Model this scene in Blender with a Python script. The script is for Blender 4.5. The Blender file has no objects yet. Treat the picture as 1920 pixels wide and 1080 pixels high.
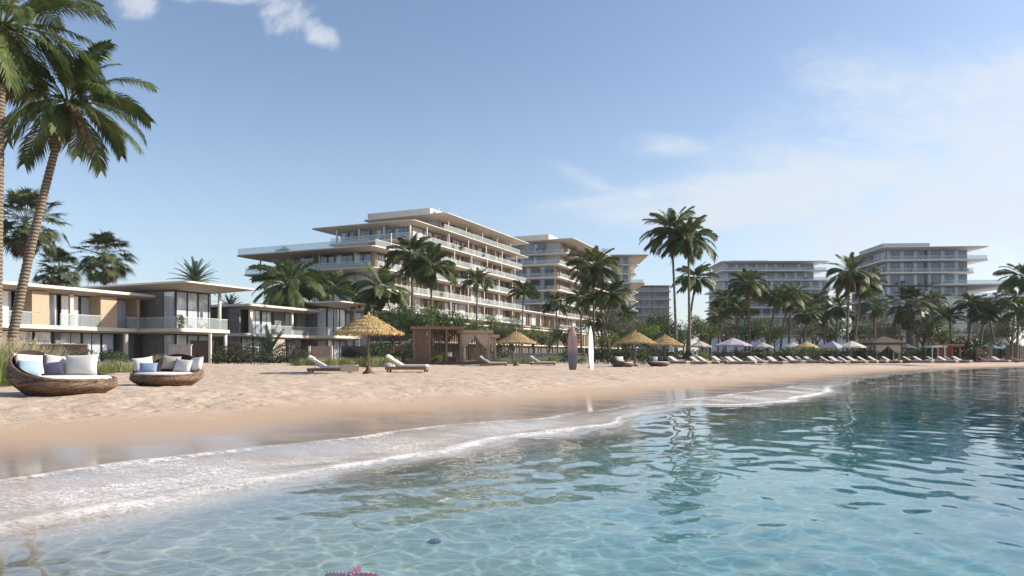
import bpy, math, random
import numpy as np
from math import sin, cos, pi, radians as R, atan2, sqrt
from mathutils import Vector, Matrix
S = bpy.context.scene
COL = S.collection
ZC = 1.2            # eye height above the water
FP = 1333.3         # focal length in photo pixels
HOR = 668.0         # horizon row of the photo
def at(px, py, z):
    """plan position of a point seen at a photo pixel, with its height known"""
    Y = (z - ZC) * FP / (HOR - py)
    return ((px - 960) / FP * Y, Y)
def on(px, Y):
    return ((px - 960) / FP * Y, Y)

# ---------------------------------------------------------------- camera, light, sky
cam = bpy.data.cameras.new('camera'); co = bpy.data.objects.new('camera', cam); COL.objects.link(co)
cam.sensor_width = 36; cam.lens = 25.0; cam.shift_y = 128 / 1920
cam.clip_start = 0.05; cam.clip_end = 9000
co.location = (0, 0, ZC); co.rotation_euler = (R(90), 0, 0)
S.camera = co
SUN_AZ, SUN_EL = 83, 30
sd = Vector((sin(R(SUN_AZ)) * cos(R(SUN_EL)), cos(R(SUN_AZ)) * cos(R(SUN_EL)), sin(R(SUN_EL))))
sl = bpy.data.lights.new('sun', 'SUN'); so = bpy.data.objects.new('sun', sl); COL.objects.link(so)
sl.energy = 5.0; sl.angle = R(0.53); sl.color = (1, .91, .78)
so.rotation_euler = (-sd).to_track_quat('-Z', 'Y').to_euler()
so.location = sd * 50
W = bpy.data.worlds.new('World'); S.world = W; W.use_nodes = True
nt = W.node_tree; nt.nodes.clear()
def wn(t, **k):
    n = nt.nodes.new(t)
    for a, b in k.items(): setattr(n, a, b)
    return n
def wl(a, b): nt.links.new(a, b)
out = wn('ShaderNodeOutputWorld'); bg = wn('ShaderNodeBackground'); sky = wn('ShaderNodeTexSky')
sky.sky_type = 'NISHITA'; sky.sun_disc = False; sky.sun_elevation = R(SUN_EL); sky.sun_rotation = R(SUN_AZ)
sky.air_density = 1.0; sky.dust_density = .7; sky.ozone_density = 1.6; sky.altitude = 0
bg.inputs[1].default_value = 0.110
tc = wn('ShaderNodeTexCoord')
sep = wn('ShaderNodeSeparateXYZ'); wl(tc.outputs['Generated'], sep.inputs[0])
def wm(op, a, b=None, c=None, clamp=False):
    n = wn('ShaderNodeMath', operation=op, use_clamp=clamp)
    for i, v in enumerate((a, b, c)):
        if v is None: continue
        if isinstance(v, (int, float)): n.inputs[i].default_value = v
        else: wl(v, n.inputs[i])
    return n.outputs[0]
# coordinates on a cloud layer: x/y and z/y tangents round the bearing of the bay
ymax = wm('MAXIMUM', sep.outputs[1], 0.05)
tx = wm('DIVIDE', sep.outputs[0], ymax); tz = wm('DIVIDE', sep.outputs[2], ymax)
cx = wn('ShaderNodeCombineXYZ'); wl(tx, cx.inputs[0]); wl(tz, cx.inputs[1])
def noise(scale, detail, rough, sx=1, sy=1, dist=0, off=(0, 0, 0)):
    mp = wn('ShaderNodeMapping'); mp.inputs['Scale'].default_value = (sx, sy, 1); mp.inputs['Location'].default_value = off
    wl(cx.outputs[0], mp.inputs[0])
    n = wn('ShaderNodeTexNoise'); n.inputs['Scale'].default_value = scale; n.inputs['Detail'].default_value = detail
    n.inputs['Roughness'].default_value = rough; n.inputs['Distortion'].default_value = dist
    wl(mp.outputs[0], n.inputs['Vector']); return n.outputs[0]
def blob(x, z, rx, rz, ang=0):
    """soft elliptical region of sky, 1 in the middle"""
    dx = wm('SUBTRACT', tx, x); dz = wm('SUBTRACT', tz, z)
    c, s_ = cos(R(ang)), sin(R(ang))
    u = wm('DIVIDE', wm('ADD', wm('MULTIPLY', dx, c), wm('MULTIPLY', dz, s_)), rx)
    v = wm('DIVIDE', wm('SUBTRACT', wm('MULTIPLY', dz, c), wm('MULTIPLY', dx, s_)), rz)
    d = wm('ADD', wm('MULTIPLY', u, u), wm('MULTIPLY', v, v))
    q = wm('SUBTRACT', 1.0, d, clamp=True); return wm('MULTIPLY', q, wm('SUBTRACT', 1.6, wm('MULTIPLY', d, .6)))
def skypx(px, py): return ((px - 960) / FP, (HOR - py) / FP)
def sblob(px, py, wx, wy, ang=0):
    a = skypx(px, py); return blob(a[0], a[1], wx / FP, wy / FP, ang)
front = wm('GREATER_THAN', sep.outputs[1], 0.05)
def mx(*a):
    r = a[0]
    for b in a[1:]: r = wm('MAXIMUM', r, b)
    return r
n1 = noise(9, 7, .62, dist=.3)
cum = mx(sblob(258, 5, 70, 62), sblob(420, -14, 190, 42, -3), sblob(540, 28, 95, 72, -14), sblob(592, 58, 92, 42, -38), sblob(500, -20, 150, 60))
cumf = wn('ShaderNodeMapRange', interpolation_type='SMOOTHSTEP'); wl(wm('ADD', wm('MULTIPLY', cum, .36), wm('ADD', wm('MULTIPLY', n1, 1.5), -.25)), cumf.inputs[0])
cumf.inputs[1].default_value = .74; cumf.inputs[2].default_value = 1.15
n2 = noise(4.5, 8, .6, 1, 2.6, .6); n3 = noise(14, 8, .65, 1, 1.8, .8)
veil = mx(wm('MULTIPLY', sblob(1900, 330, 760, 330, 8), .8), wm('MULTIPLY', sblob(1450, 372, 520, 80, 4), .85), wm('MULTIPLY', sblob(1720, 210, 360, 160, -20), .5),
          wm('MULTIPLY', sblob(1250, 272, 130, 40, 0), .42), wm('MULTIPLY', sblob(1110, 340, 130, 26, -25), .42), wm('MULTIPLY', sblob(1190, 378, 300, 34, 5), .55))
vn = wm('ADD', wm('MULTIPLY', n2, 2.0), wm('ADD', wm('MULTIPLY', n3, 1.3), -1.15))
vf = wn('ShaderNodeMapRange', interpolation_type='SMOOTHSTEP'); wl(wm('MULTIPLY', wm('ADD', wm('MULTIPLY', veil, .42), wm('MULTIPLY', vn, .78)), wm('ADD', .25, wm('MULTIPLY', veil, .9), clamp=True)), vf.inputs[0])
vf.inputs[1].default_value = .14; vf.inputs[2].default_value = 1.02; vf.inputs[4].default_value = .85
ht = wn('ShaderNodeMapRange', interpolation_type='SMOOTHSTEP'); wl(tz, ht.inputs[0])
ht.inputs[1].default_value = .42; ht.inputs[2].default_value = -.02; ht.inputs[3].default_value = 0; ht.inputs[4].default_value = .42
mixs = []
def mixc(f, a, col):
    m = wn('ShaderNodeMix', data_type='RGBA'); wl(f, m.inputs[0]); wl(a, m.inputs[6])
    m.inputs[7].default_value = (*col, 1); return m.outputs[2]
SKYMUL = wn('ShaderNodeMix', data_type='RGBA', blend_type='MULTIPLY'); SKYMUL.inputs[0].default_value = 1
wl(sky.outputs[0], SKYMUL.inputs[6]); SKYMUL.inputs[7].default_value = (1.2, 1.12, 1.1, 1)
c0 = SKYMUL.outputs[2]
c1 = mixc(wm('MULTIPLY', ht.outputs[0], front), c0, (3.1, 4.15, 5.5))
c2 = mixc(wm('MULTIPLY', vf.outputs[0], front), c1, (4.7, 5.15, 5.6))
c3 = mixc(wm('MULTIPLY', wm('MULTIPLY', cumf.outputs[0], .9), front), c2, (4.3, 4.6, 5.2))
wl(c3, bg.inputs[0]); wl(bg.outputs[0], out.inputs[0])
S.view_settings.view_transform = 'Standard'; S.view_settings.look = 'None'; S.view_settings.exposure = .57; S.view_settings.gamma = 1
S.cycles.use_denoising = True; S.cycles.max_bounces = 10; S.cycles.transparent_max_bounces = 16
S.cycles.transmission_bounces = 8; S.cycles.sample_clamp_indirect = 6
S.cycles.caustics_refractive = True; S.cycles.caustics_reflective = False; S.cycles.blur_glossy = 0.3

# ---------------------------------------------------------------- materials
MAT = {}
class NB:
    def __init__(s, name):
        s.m = bpy.data.materials.new(name); s.m.use_nodes = True; s.t = s.m.node_tree; s.t.nodes.clear()
        s.out = s.n('ShaderNodeOutputMaterial'); MAT[name] = s.m; s._tc = None
    def n(s, t, **k):
        n = s.t.nodes.new(t)
        for a, b in k.items(): setattr(n, a, b)
        return n
    def l(s, a, b): s.t.links.new(a, b)
    def inp(s, sock, v):
        if v is None: return
        if hasattr(v, 'node'): s.l(v, sock)
        elif isinstance(v, (tuple, list)) and len(v) == 3 and sock.type == 'RGBA': sock.default_value = (*v, 1)
        else: sock.default_value = v
    def math(s, op, a, b=None, c=None, clamp=False):
        n = s.n('ShaderNodeMath', operation=op, use_clamp=clamp)
        for i, v in enumerate((a, b, c)): s.inp(n.inputs[i], v)
        return n.outputs[0]
    def tc(s, which='Object'):
        if not s._tc: s._tc = s.n('ShaderNodeTexCoord')
        return s._tc.outputs[which]
    def pos(s):
        return s.n('ShaderNodeNewGeometry').outputs['Position']
    def map(s, vec, scale=(1, 1, 1), loc=(0, 0, 0), rot=(0, 0, 0)):
        n = s.n('ShaderNodeMapping'); n.inputs['Scale'].default_value = scale; n.inputs['Location'].default_value = loc
        n.inputs['Rotation'].default_value = rot; s.l(vec, n.inputs[0]); return n.outputs[0]
    def noise(s, vec, scale, detail=4, rough=.55, dist=0):
        n = s.n('ShaderNodeTexNoise'); n.inputs['Scale'].default_value = scale; n.inputs['Detail'].default_value = detail
        n.inputs['Roughness'].default_value = rough; n.inputs['Distortion'].default_value = dist; s.l(vec, n.inputs['Vector']); return n.outputs[0]
    def mr(s, v, a, b, c=0, d=1, smooth=True):
        n = s.n('ShaderNodeMapRange', interpolation_type='SMOOTHSTEP' if smooth else 'LINEAR'); s.inp(n.inputs[0], v)
        for i, x in enumerate((a, b, c, d)): s.inp(n.inputs[i + 1], x)
        return n.outputs[0]
    def mix(s, f, a, b, mode='MIX'):
        n = s.n('ShaderNodeMix', data_type='RGBA', blend_type=mode); s.inp(n.inputs[0], f); s.inp(n.inputs[6], a); s.inp(n.inputs[7], b); return n.outputs[2]
    def bump(s, h, strength=.5, dist=.02, normal=None):
        n = s.n('ShaderNodeBump'); n.inputs['Strength'].default_value = strength; n.inputs['Distance'].default_value = dist
        s.l(h, n.inputs['Height'])
        if normal: s.l(normal, n.inputs['Normal'])
        return n.outputs[0]
    def pr(s, col, rough=.6, normal=None, **k):
        n = s.n('ShaderNodeBsdfPrincipled'); s.inp(n.inputs['Base Color'], col); s.inp(n.inputs['Roughness'], rough)
        if normal: s.l(normal, n.inputs['Normal'])
        for a, b in k.items(): s.inp(n.inputs[a.replace('_', ' ')], b)
        return n.outputs[0]
    def mixsh(s, f, a, b):
        n = s.n('ShaderNodeMixShader'); s.inp(n.inputs[0], f); s.l(a, n.inputs[1]); s.l(b, n.inputs[2]); return n.outputs[0]
    def end(s, sh): s.l(sh, s.out.inputs[0]); return s.m
def plain(name, col, rough=.6, var=.12, scale=3, bump=0, bscale=40, metal=0, spec=.5):
    b = NB(name); v = b.tc()
    f = b.noise(v, scale, 5, .6)
    dark = tuple(c * (1 - var) for c in col); light = tuple(min(1, c * (1 + var)) for c in col)
    c = b.mix(b.mr(f, .3, .7), dark, light)
    nm = b.bump(b.noise(v, bscale, 3), .6, bump) if bump else None
    return b.end(b.pr(c, rough, nm, Metallic=metal, Specular_IOR_Level=spec))

# ---------------------------------------------------------------- mesh helpers
class MB:
    def __init__(s): s.v = []; s.f = []; s.mi = []
    def add(s, vs, fs, mi=0):
        o = len(s.v); s.v.extend(tuple(p) for p in vs); s.f.extend(tuple(o + i for i in f) for f in fs); s.mi.extend([mi] * len(fs)); return s
    def box(s, x0, x1, y0, y1, z0, z1, mi=0):
        return s.add([(x0, y0, z0), (x1, y0, z0), (x1, y1, z0), (x0, y1, z0), (x0, y0, z1), (x1, y0, z1), (x1, y1, z1), (x0, y1, z1)],
                     [(0, 3, 2, 1), (4, 5, 6, 7), (0, 1, 5, 4), (1, 2, 6, 5), (2, 3, 7, 6), (3, 0, 4, 7)], mi)
    def tube(s, pts, rads, n=6, mi=0, cap=True):
        pts = [Vector(p) for p in pts]; o = len(s.v); m = len(pts)
        if not isinstance(rads, (list, tuple)): rads = [rads] * m
        ref = None
        for i, p in enumerate(pts):
            d = (pts[min(i + 1, m - 1)] - pts[max(i - 1, 0)]).normalized()
            if ref is None: ref = Vector((0, 0, 1)) if abs(d.z) < .9 else Vector((1, 0, 0))
            a = d.cross(ref).normalized(); b = a.cross(d).normalized(); ref = b
            for k in range(n):
                t = 2 * pi * k / n; s.v.append(tuple(p + (a * cos(t) + b * sin(t)) * rads[i]))
        for i in range(m - 1):
            for k in range(n):
                k2 = (k + 1) % n; s.f.append((o + i * n + k, o + i * n + k2, o + (i + 1) * n + k2, o + (i + 1) * n + k)); s.mi.append(mi)
        if cap:
            s.f.append(tuple(o + k for k in range(n))[::-1]); s.f.append(tuple(o + (m - 1) * n + k for k in range(n))); s.mi += [mi, mi]
        return s
    def lathe(s, prof, n=24, c=(0, 0, 0), mi=0):
        o = len(s.v); m = len(prof)
        for r, z in prof:
            for k in range(n):
                t = 2 * pi * k / n; s.v.append((c[0] + r * cos(t), c[1] + r * sin(t), c[2] + z))
        for i in range(m - 1):
            for k in range(n):
                k2 = (k + 1) % n; s.f.append((o + i * n + k, o + i * n + k2, o + (i + 1) * n + k2, o + (i + 1) * n + k)); s.mi.append(mi)
        return s
    def build(s, name, mats, parent=None, smooth=False):
        me = bpy.data.meshes.new(name); me.from_pydata(s.v, [], s.f)
        if not isinstance(mats, (list, tuple)): mats = [mats]
        for m in mats: me.materials.append(MAT[m])
        if len(mats) > 1: me.polygons.foreach_set('material_index', s.mi)
        if smooth: me.polygons.foreach_set('use_smooth', [True] * len(me.polygons))
        me.update()
        o = bpy.data.objects.new(name, me); COL.objects.link(o)
        if parent: o.parent = parent
        return o
def tag(o, label=None, cat=None, group=None, kind=None):
    if label: o['label'] = label
    if cat: o['category'] = cat
    if group: o['group'] = group
    if kind: o['kind'] = kind
    return o
def thing(name, loc, label, cat, group=None, rz=0):
    o = bpy.data.objects.new(name, None); COL.objects.link(o); o.location = loc; o.rotation_euler = (0, 0, rz)
    o.empty_display_size = .3
    return tag(o, label, cat, group)
def kids(o): return [c for c in KID.get(o.name, [])] if False else list(o.children)
def copy_tree(o, loc=None, rz=None, scale=None, label=None, group=None, parent=None):
    c = o.copy(); COL.objects.link(c); c.parent = parent
    for ch in list(o.children): copy_tree(ch, parent=c)
    if loc is not None: c.location = loc
    if rz is not None: c.rotation_euler = (0, 0, rz)
    if scale is not None: c.scale = (scale, scale, scale) if isinstance(scale, (int, float)) else scale
    if label: c['label'] = label
    if group: c['group'] = group
    return c

# ---------------------------------------------------------------- terrain
SH = [(-60, -400), (-22, -100), (-11, -25), (-7.2, -4), (-5.6, 3.2), (-4.86, 6.4), (-4.0, 8.1), (-2.5, 9.6), (-1.33, 11.3), (.38, 13.0), (3.5, 16.6),
      (8.6, 23.6), (14, 31), (22, 42), (33, 55.5), (52.4, 73), (80, 92), (140, 118), (300, 150), (900, 180)]
def smooth_poly(P, it=2):
    for _ in range(it):
        Q = [P[0]]
        for a, b in zip(P, P[1:]):
            Q += [(a[0] * .75 + b[0] * .25, a[1] * .75 + b[1] * .25), (a[0] * .25 + b[0] * .75, a[1] * .25 + b[1] * .75)]
        P = Q + [P[-1]]
    return P
SHS = np.array(smooth_poly(SH, 2))
def shore(x, y):
    """signed metres inland of the water's edge"""
    x = np.atleast_1d(np.asarray(x, float)).ravel(); y = np.atleast_1d(np.asarray(y, float)).ravel()
    best = np.full(x.shape, 1e18); sg = np.ones(x.shape)
    for (ax, ay), (bx, by) in zip(SHS[:-1], SHS[1:]):
        dx, dy = bx - ax, by - ay; L2 = dx * dx + dy * dy
        t = np.clip(((x - ax) * dx + (y - ay) * dy) / L2, 0, 1)
        px, py = x - (ax + t * dx), y - (ay + t * dy); d = px * px + py * py
        m = d < best; best = np.where(m, d, best); sg = np.where(m, np.sign(dx * py - dy * px), sg)
    return np.sqrt(best) * sg
def h2(ix, iy, seed):
    n = (ix * 374761393 + iy * 668265263 + seed * 1442695041) & 0xffffffff
    n = ((n ^ (n >> 13)) * 1274126177) & 0xffffffff
    return ((n ^ (n >> 16)) & 0xffff) / 65535.0
def vnoise(x, y, seed=0):
    ix = np.floor(x).astype(np.int64); iy = np.floor(y).astype(np.int64); fx = x - ix; fy = y - iy
    fx = fx * fx * fx * (fx * (fx * 6 - 15) + 10); fy = fy * fy * fy * (fy * (fy * 6 - 15) + 10)
    a = h2(ix, iy, seed); b = h2(ix + 1, iy, seed); c = h2(ix, iy + 1, seed); d = h2(ix + 1, iy + 1, seed)
    return (a + (b - a) * fx) * (1 - fy) + (c + (d - c) * fx) * fy - .5
def sstep(a, b, x):
    t = np.clip((x - a) / (b - a), 0, 1); return t * t * (3 - 2 * t)
def wobble(x, y):
    """the lobes of the water's edge"""
    return 1.1 * vnoise(x * .28, y * .28, 5) + .5 * vnoise(x * .8, y * .8, 6) + .16 * vnoise(x * 2.4, y * 2.4, 7)
def base_z(s):
    d = -s - 1.5
    d = np.maximum(d, 0); sea = -4.5 * (1 - np.exp(-(.022 * d + .0132 * d * d) / 4.5))
    film = .075 * sstep(-1.5, 0, s)
    up = (.40 - .075) * sstep(0, 8.5, s)
    return sea + film + up + .25 * sstep(14, 60, s)
def ground_z(x, y):
    x = np.atleast_1d(np.asarray(x, float)).ravel(); y = np.atleast_1d(np.asarray(y, float)).ravel()
    s = shore(x, y); z = base_z(s); dry = sstep(3.0, 6, s)
    near = 1 - sstep(60, 140, np.hypot(x, y))
    z = z + dry * near * (.055 * vnoise(x * .9, y * .9, 1) + .045 * vnoise(x * 2.2, y * 2.2, 2) + .03 * vnoise(x * 5.2, y * 5.2, 3))
    z = z + (1 - dry) * near * (.02 * vnoise(x * .5, y * .5, 4))
    z = z + (s < -1.5) * near * .03 * vnoise(x * 1.4, y * 1.4, 9)
    return z
def gz(x, y): return float(ground_z(x, y)[0])
def polar(thetas, rs):
    T, Rr = np.meshgrid(thetas, rs); X = (Rr * np.sin(T)).ravel(); Y = (Rr * np.cos(T)).ravel(); return X, Y
def grid_mesh(name, nt_, nr_, X, Y, Z, mat, attrs={}, keep=None):
    i = np.arange(nt_ * nr_).reshape(nr_, nt_)
    j = np.roll(i, -1, axis=1)
    F = np.stack([i[:-1], j[:-1], j[1:], i[1:]], -1).reshape(-1, 4)
    if keep is not None: F = F[keep[F].any(1)]
    used = np.unique(F); remap = np.full(nt_ * nr_, -1); remap[used] = np.arange(len(used)); F = remap[F]
    me = bpy.data.meshes.new(name); me.vertices.add(len(used)); me.loops.add(F.size); me.polygons.add(len(F))
    me.vertices.foreach_set('co', np.stack([X[used], Y[used], Z[used]], -1).astype(np.float32).ravel())
    me.loops.foreach_set('vertex_index', F.astype(np.int32).ravel())
    me.polygons.foreach_set('loop_start', np.arange(0, F.size, 4, dtype=np.int32))
    me.polygons.foreach_set('use_smooth', np.ones(len(F), bool))
    me.update(calc_edges=True); me.validate()
    for k, a in attrs.items():
        at_ = me.attributes.new(k, 'FLOAT', 'POINT'); at_.data.foreach_set('value', a[used].astype(np.float32))
    me.materials.append(MAT[mat])
    o = bpy.data.objects.new(name, me); COL.objects.link(o); return o

# sand: dry, then damp, then glossy wet, then the sea bed
b = NB('sand'); P = b.pos(); at_n = b.n('ShaderNodeAttribute', attribute_name='shore'); s_ = at_n.outputs['Fac']
big = b.noise(P, .35, 4, .6); mid = b.noise(P, 2.2, 5, .6); fine = b.noise(P, 60, 3, .6)
dryc = b.mix(b.mr(mid, .3, .72), (.445, .345, .26), (.56, .45, .355))
dryc = b.mix(b.math('MULTIPLY', b.mr(fine, .45, .7), .35), dryc, (.42, .30, .20))
sw = b.math('ADD', s_, b.math('MULTIPLY', b.math('SUBTRACT', big, .5), 2.4))
wet = b.mr(sw, 4.9, 2.6); soaked = b.mr(sw, 3.1, .5)
col = b.mix(wet, dryc, (.41, .295, .205)); col = b.mix(soaked, col, (.37, .265, .19))
bed = b.mr(s_, -.8, -4, 0, 1)
bedc = b.mix(b.mr(b.noise(P, .9, 5, .6), .35, .7), (.60, .52, .40), (.74, .66, .53))
peb = b.n('ShaderNodeTexVoronoi'); peb.inputs['Scale'].default_value = 3.1; b.l(P, peb.inputs['Vector'])
col = b.mix(bed, col, bedc)
soil = b.mr(s_, 46, 60); col = b.mix(soil, col, (.16, .13, .09))
rough = b.math('SUBTRACT', .92, b.math('MULTIPLY', soaked, .62)); 
hgt = b.math('ADD', b.math('MULTIPLY', b.noise(b.map(P, (1, 1.6, 1)), 5, 6, .62), 1.0), b.math('MULTIPLY', fine, .06))
vf_ = b.n('ShaderNodeTexVoronoi', feature='SMOOTH_F1'); vf_.inputs['Scale'].default_value = 2.4; vf_.inputs['Smoothness'].default_value = .35; b.l(b.map(P, (1, 1, 0)), vf_.inputs['Vector'])
foot = b.math('MULTIPLY', b.mr(vf_.outputs['Distance'], .05, .30), b.mr(b.noise(P, .22, 2), .42, .58))   # trampled patches
hgt = b.math('ADD', hgt, b.math('MULTIPLY', foot, .55))
dryf = b.math('SUBTRACT', 1, wet)
bn = b.n('ShaderNodeBump'); bn.inputs['Distance'].default_value = .07; b.l(hgt, bn.inputs['Height'])
b.l(b.math('ADD', b.math('MULTIPLY', b.math('MULTIPLY', dryf, .95), b.mr(b.noise(P, .09, 2), .35, .6, .45, 1)), .03), bn.inputs['Strength'])
dsh = b.pr(col, rough, bn.outputs[0], Specular_IOR_Level=.3, Coat_Weight=b.math('MULTIPLY', soaked, b.mr(b.noise(b.map(P, (1, 1.8, 1)), .5, 4, .6), .35, .6, .25, .95)), Coat_Roughness=.12)
b.end(dsh)

th = np.concatenate([np.arange(-43, 43, .13), np.arange(43, 317, 2.0)]) * pi / 180
rr = np.concatenate([[.02], np.geomspace(.8, 70, 480), np.geomspace(72, 1440, 60)])
X, Y = polar(th, rr); s_arr = shore(X, Y); Z = ground_z(X, Y)
WOB = wobble(X, Y)
gr = grid_mesh('ground', len(th), len(rr), X, Y, Z, 'sand', {'shore': s_arr + .3 * WOB})
tag(gr, kind='structure')

# water
def waves(x, y, r):
    rng = random.Random(4); z = np.zeros_like(x)
    wx = x + .5 * vnoise(x * .5, y * .5, 11) + .14 * vnoise(x * 1.9, y * 1.9, 13); wy = y + .5 * vnoise(x * .5, y * .5, 12) + .14 * vnoise(x * 1.9, y * 1.9, 14)
    for lam, slope, n in ((3.4, .005, 3), (1.5, .007, 4), (.75, .009, 5), (.40, .012, 6), (.22, .012, 6)):
        fade = 1 - sstep(lam * 14, lam * 45, r)
        for i in range(n):
            a = rng.uniform(0, 2 * pi) if lam < 1.4 else rng.uniform(-.7, .7) + 2.5
            l = lam * rng.uniform(.75, 1.3); k = 2 * pi / l; ph = rng.uniform(0, 6.28)
            z += fade * (slope / k) * np.sin(k * (wx * cos(a) + wy * sin(a)) + ph)
    return z
b = NB('sea_water'); P = b.pos(); s_ = b.n('ShaderNodeAttribute', attribute_name='shore').outputs['Fac']
dist = b.n('ShaderNodeVectorMath', operation='LENGTH'); b.l(P, dist.inputs[0]); dist = dist.outputs['Value']
w1 = b.noise(b.map(P, (1, 1, 1), rot=(0, 0, .5)), .55, 3, .5, .4); w2 = b.noise(P, 1.7, 3, .55, .5); w3 = b.noise(b.map(P, (1, 1.6, 1)), 5.5, 3, .55)
hh = b.math('ADD', b.math('MULTIPLY', w1, .16), b.math('ADD', b.math('MULTIPLY', w2, .075), b.math('MULTIPLY', w3, .014)))
calm = b.mr(dist, 12, 34, .05, 1)
bn = b.n('ShaderNodeBump'); bn.inputs['Distance'].default_value = .34; b.l(hh, bn.inputs['Height']); b.l(calm, bn.inputs['Strength'])
# caustic light painted into the surface tint: clear wandering lines on a darker ground
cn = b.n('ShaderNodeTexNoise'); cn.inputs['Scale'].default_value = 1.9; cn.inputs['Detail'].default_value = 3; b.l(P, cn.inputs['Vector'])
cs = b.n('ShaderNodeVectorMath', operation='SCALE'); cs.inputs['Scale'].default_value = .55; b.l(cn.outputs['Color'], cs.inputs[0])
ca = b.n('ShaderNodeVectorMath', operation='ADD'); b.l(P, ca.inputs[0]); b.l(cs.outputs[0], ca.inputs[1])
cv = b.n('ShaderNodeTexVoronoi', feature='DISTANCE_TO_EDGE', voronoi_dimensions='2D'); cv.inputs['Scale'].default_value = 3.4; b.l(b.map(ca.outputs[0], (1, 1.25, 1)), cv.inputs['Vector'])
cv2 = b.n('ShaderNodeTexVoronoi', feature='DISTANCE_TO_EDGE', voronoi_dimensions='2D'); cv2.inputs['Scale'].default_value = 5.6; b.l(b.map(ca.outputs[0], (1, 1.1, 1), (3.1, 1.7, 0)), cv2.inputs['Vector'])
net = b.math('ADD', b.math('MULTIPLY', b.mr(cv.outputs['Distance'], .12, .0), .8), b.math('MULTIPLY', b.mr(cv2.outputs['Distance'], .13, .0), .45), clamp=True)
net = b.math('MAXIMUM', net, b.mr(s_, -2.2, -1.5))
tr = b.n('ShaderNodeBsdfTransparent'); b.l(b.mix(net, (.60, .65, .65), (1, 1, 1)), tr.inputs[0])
gs = b.n('ShaderNodeBsdfAnisotropic'); gs.inputs['Roughness'].default_value = .03; gs.inputs['Color'].default_value = (1, 1, 1, 1); b.l(bn.outputs[0], gs.inputs['Normal'])
dt = b.n('ShaderNodeVectorMath', operation='DOT_PRODUCT'); b.l(bn.outputs[0], dt.inputs[0]); b.l(b.n('ShaderNodeNewGeometry').outputs['Incoming'], dt.inputs[1])
fr = b.math('ADD', .02, b.math('MULTIPLY', b.math('POWER', b.math('SUBTRACT', 1, b.math('ABSOLUTE', dt.outputs['Value']), clamp=True), 5), .98), clamp=True)   # the same from above and from below
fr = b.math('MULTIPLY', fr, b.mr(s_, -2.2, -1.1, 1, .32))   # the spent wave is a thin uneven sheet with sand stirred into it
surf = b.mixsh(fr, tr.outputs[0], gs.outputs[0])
fn = b.noise(P, 9, 6, .7, .6); lace = b.n('ShaderNodeTexVoronoi', feature='DISTANCE_TO_EDGE'); lace.inputs['Scale'].default_value = 15
lv = b.n('ShaderNodeVectorMath', operation='ADD'); b.l(P, lv.inputs[0])
nz = b.n('ShaderNodeTexNoise'); nz.inputs['Scale'].default_value = 4; b.l(P, nz.inputs['Vector'])
sc_ = b.n('ShaderNodeVectorMath', operation='SCALE'); sc_.inputs['Scale'].default_value = .22; b.l(nz.outputs['Color'], sc_.inputs[0]); b.l(sc_.outputs[0], lv.inputs[1]); b.l(lv.outputs[0], lace.inputs['Vector'])
lacef = b.mr(lace.outputs['Distance'], .11, .0)
def band(c, w):
    d = b.math('ABSOLUTE', b.math('SUBTRACT', s_, c)); return b.mr(d, w, 0, 0, 1)
foamA = band(-.08, .18); foamB = band(-1.5, .20)
patch = b.mr(b.noise(P, .55, 3, .5), .42, .62)
speck = b.math('MULTIPLY', b.math('MULTIPLY', b.mr(s_, -2.3, -1.4), b.mr(s_, -.05, -1.0, .30, 1)), b.math('MULTIPLY', b.mr(b.noise(b.map(P, (1, 1.5, 1)), 21, 6, .75), .34, .68, .04, .85), b.mr(b.noise(P, 1.1, 4, .65, .8), .30, .66, .30, 1)))
surf_a = b.n('ShaderNodeAttribute', attribute_name='surf').outputs['Fac']
inner = b.math('MULTIPLY', b.math('MULTIPLY', b.mr(s_, -2.3, -1.2), b.math('ADD', .2, b.math('MULTIPLY', patch, .62))), b.math('ADD', b.math('MULTIPLY', lacef, .75), b.mr(fn, .40, .70, .18, .8)))
fA = b.math('MULTIPLY', b.math('MULTIPLY', foamA, b.mr(b.noise(P, .5, 3, .6), .36, .60, .12, .9)), b.math('ADD', .1, b.mr(fn, .36, .62)))
fB = b.math('MULTIPLY', b.math('MULTIPLY', foamB, b.mr(b.noise(P, .25, 2), .38, .55)), b.math('ADD', .2, b.mr(fn, .32, .6)))
foam = b.math('ADD', b.math('ADD', b.math('MULTIPLY', fA, b.math('ADD', .3, b.math('MULTIPLY', surf_a, .5))), b.math('MULTIPLY', fB, surf_a)), b.math('MULTIPLY', b.math('MAXIMUM', inner, speck), b.math('ADD', .1, surf_a)), clamp=True)
white = b.pr((.80, .75, .72), .7)
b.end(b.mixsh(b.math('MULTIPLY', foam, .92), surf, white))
ab = b.n('ShaderNodeVolumeAbsorption'); ab.inputs['Color'].default_value = (.0, .70, .86, 1); ab.inputs['Density'].default_value = .60
b.l(ab.outputs[0], b.out.inputs['Volume'])
th = np.concatenate([np.arange(-42, 42, .10), np.arange(42, 318, 2.0)]) * pi / 180
rr = np.concatenate([[.02], np.geomspace(1.4, 34, 560), np.geomspace(34.6, 1440, 100)])
X, Y = polar(th, rr); r_ = np.hypot(X, Y); WOB = wobble(X, Y); sv = shore(X, Y); s_arr = sv + .55 * WOB
gzz = ground_z(X, Y)
SURF = np.interp(Y, [-40, -10, 0, 9, 11, 13.5, 16.5, 19, 23.5, 27, 34, 60], [0, .6, 1, 1, .8, .35, .35, .9, .9, .35, .06, 0])
SURF = np.clip(SURF + .25 * vnoise(X * .35, Y * .35, 21) * (SURF > .02), 0, 1.1)
s_arr = np.where(s_arr < 0, s_arr / (.30 + .95 * SURF) * (s_arr > -4) + np.where(s_arr <= -4, s_arr - 4 / (.30 + .95 * SURF) + 4, 0), s_arr)
wv = waves(X, Y, r_) * sstep(-.9, -3.5, s_arr)
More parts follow.
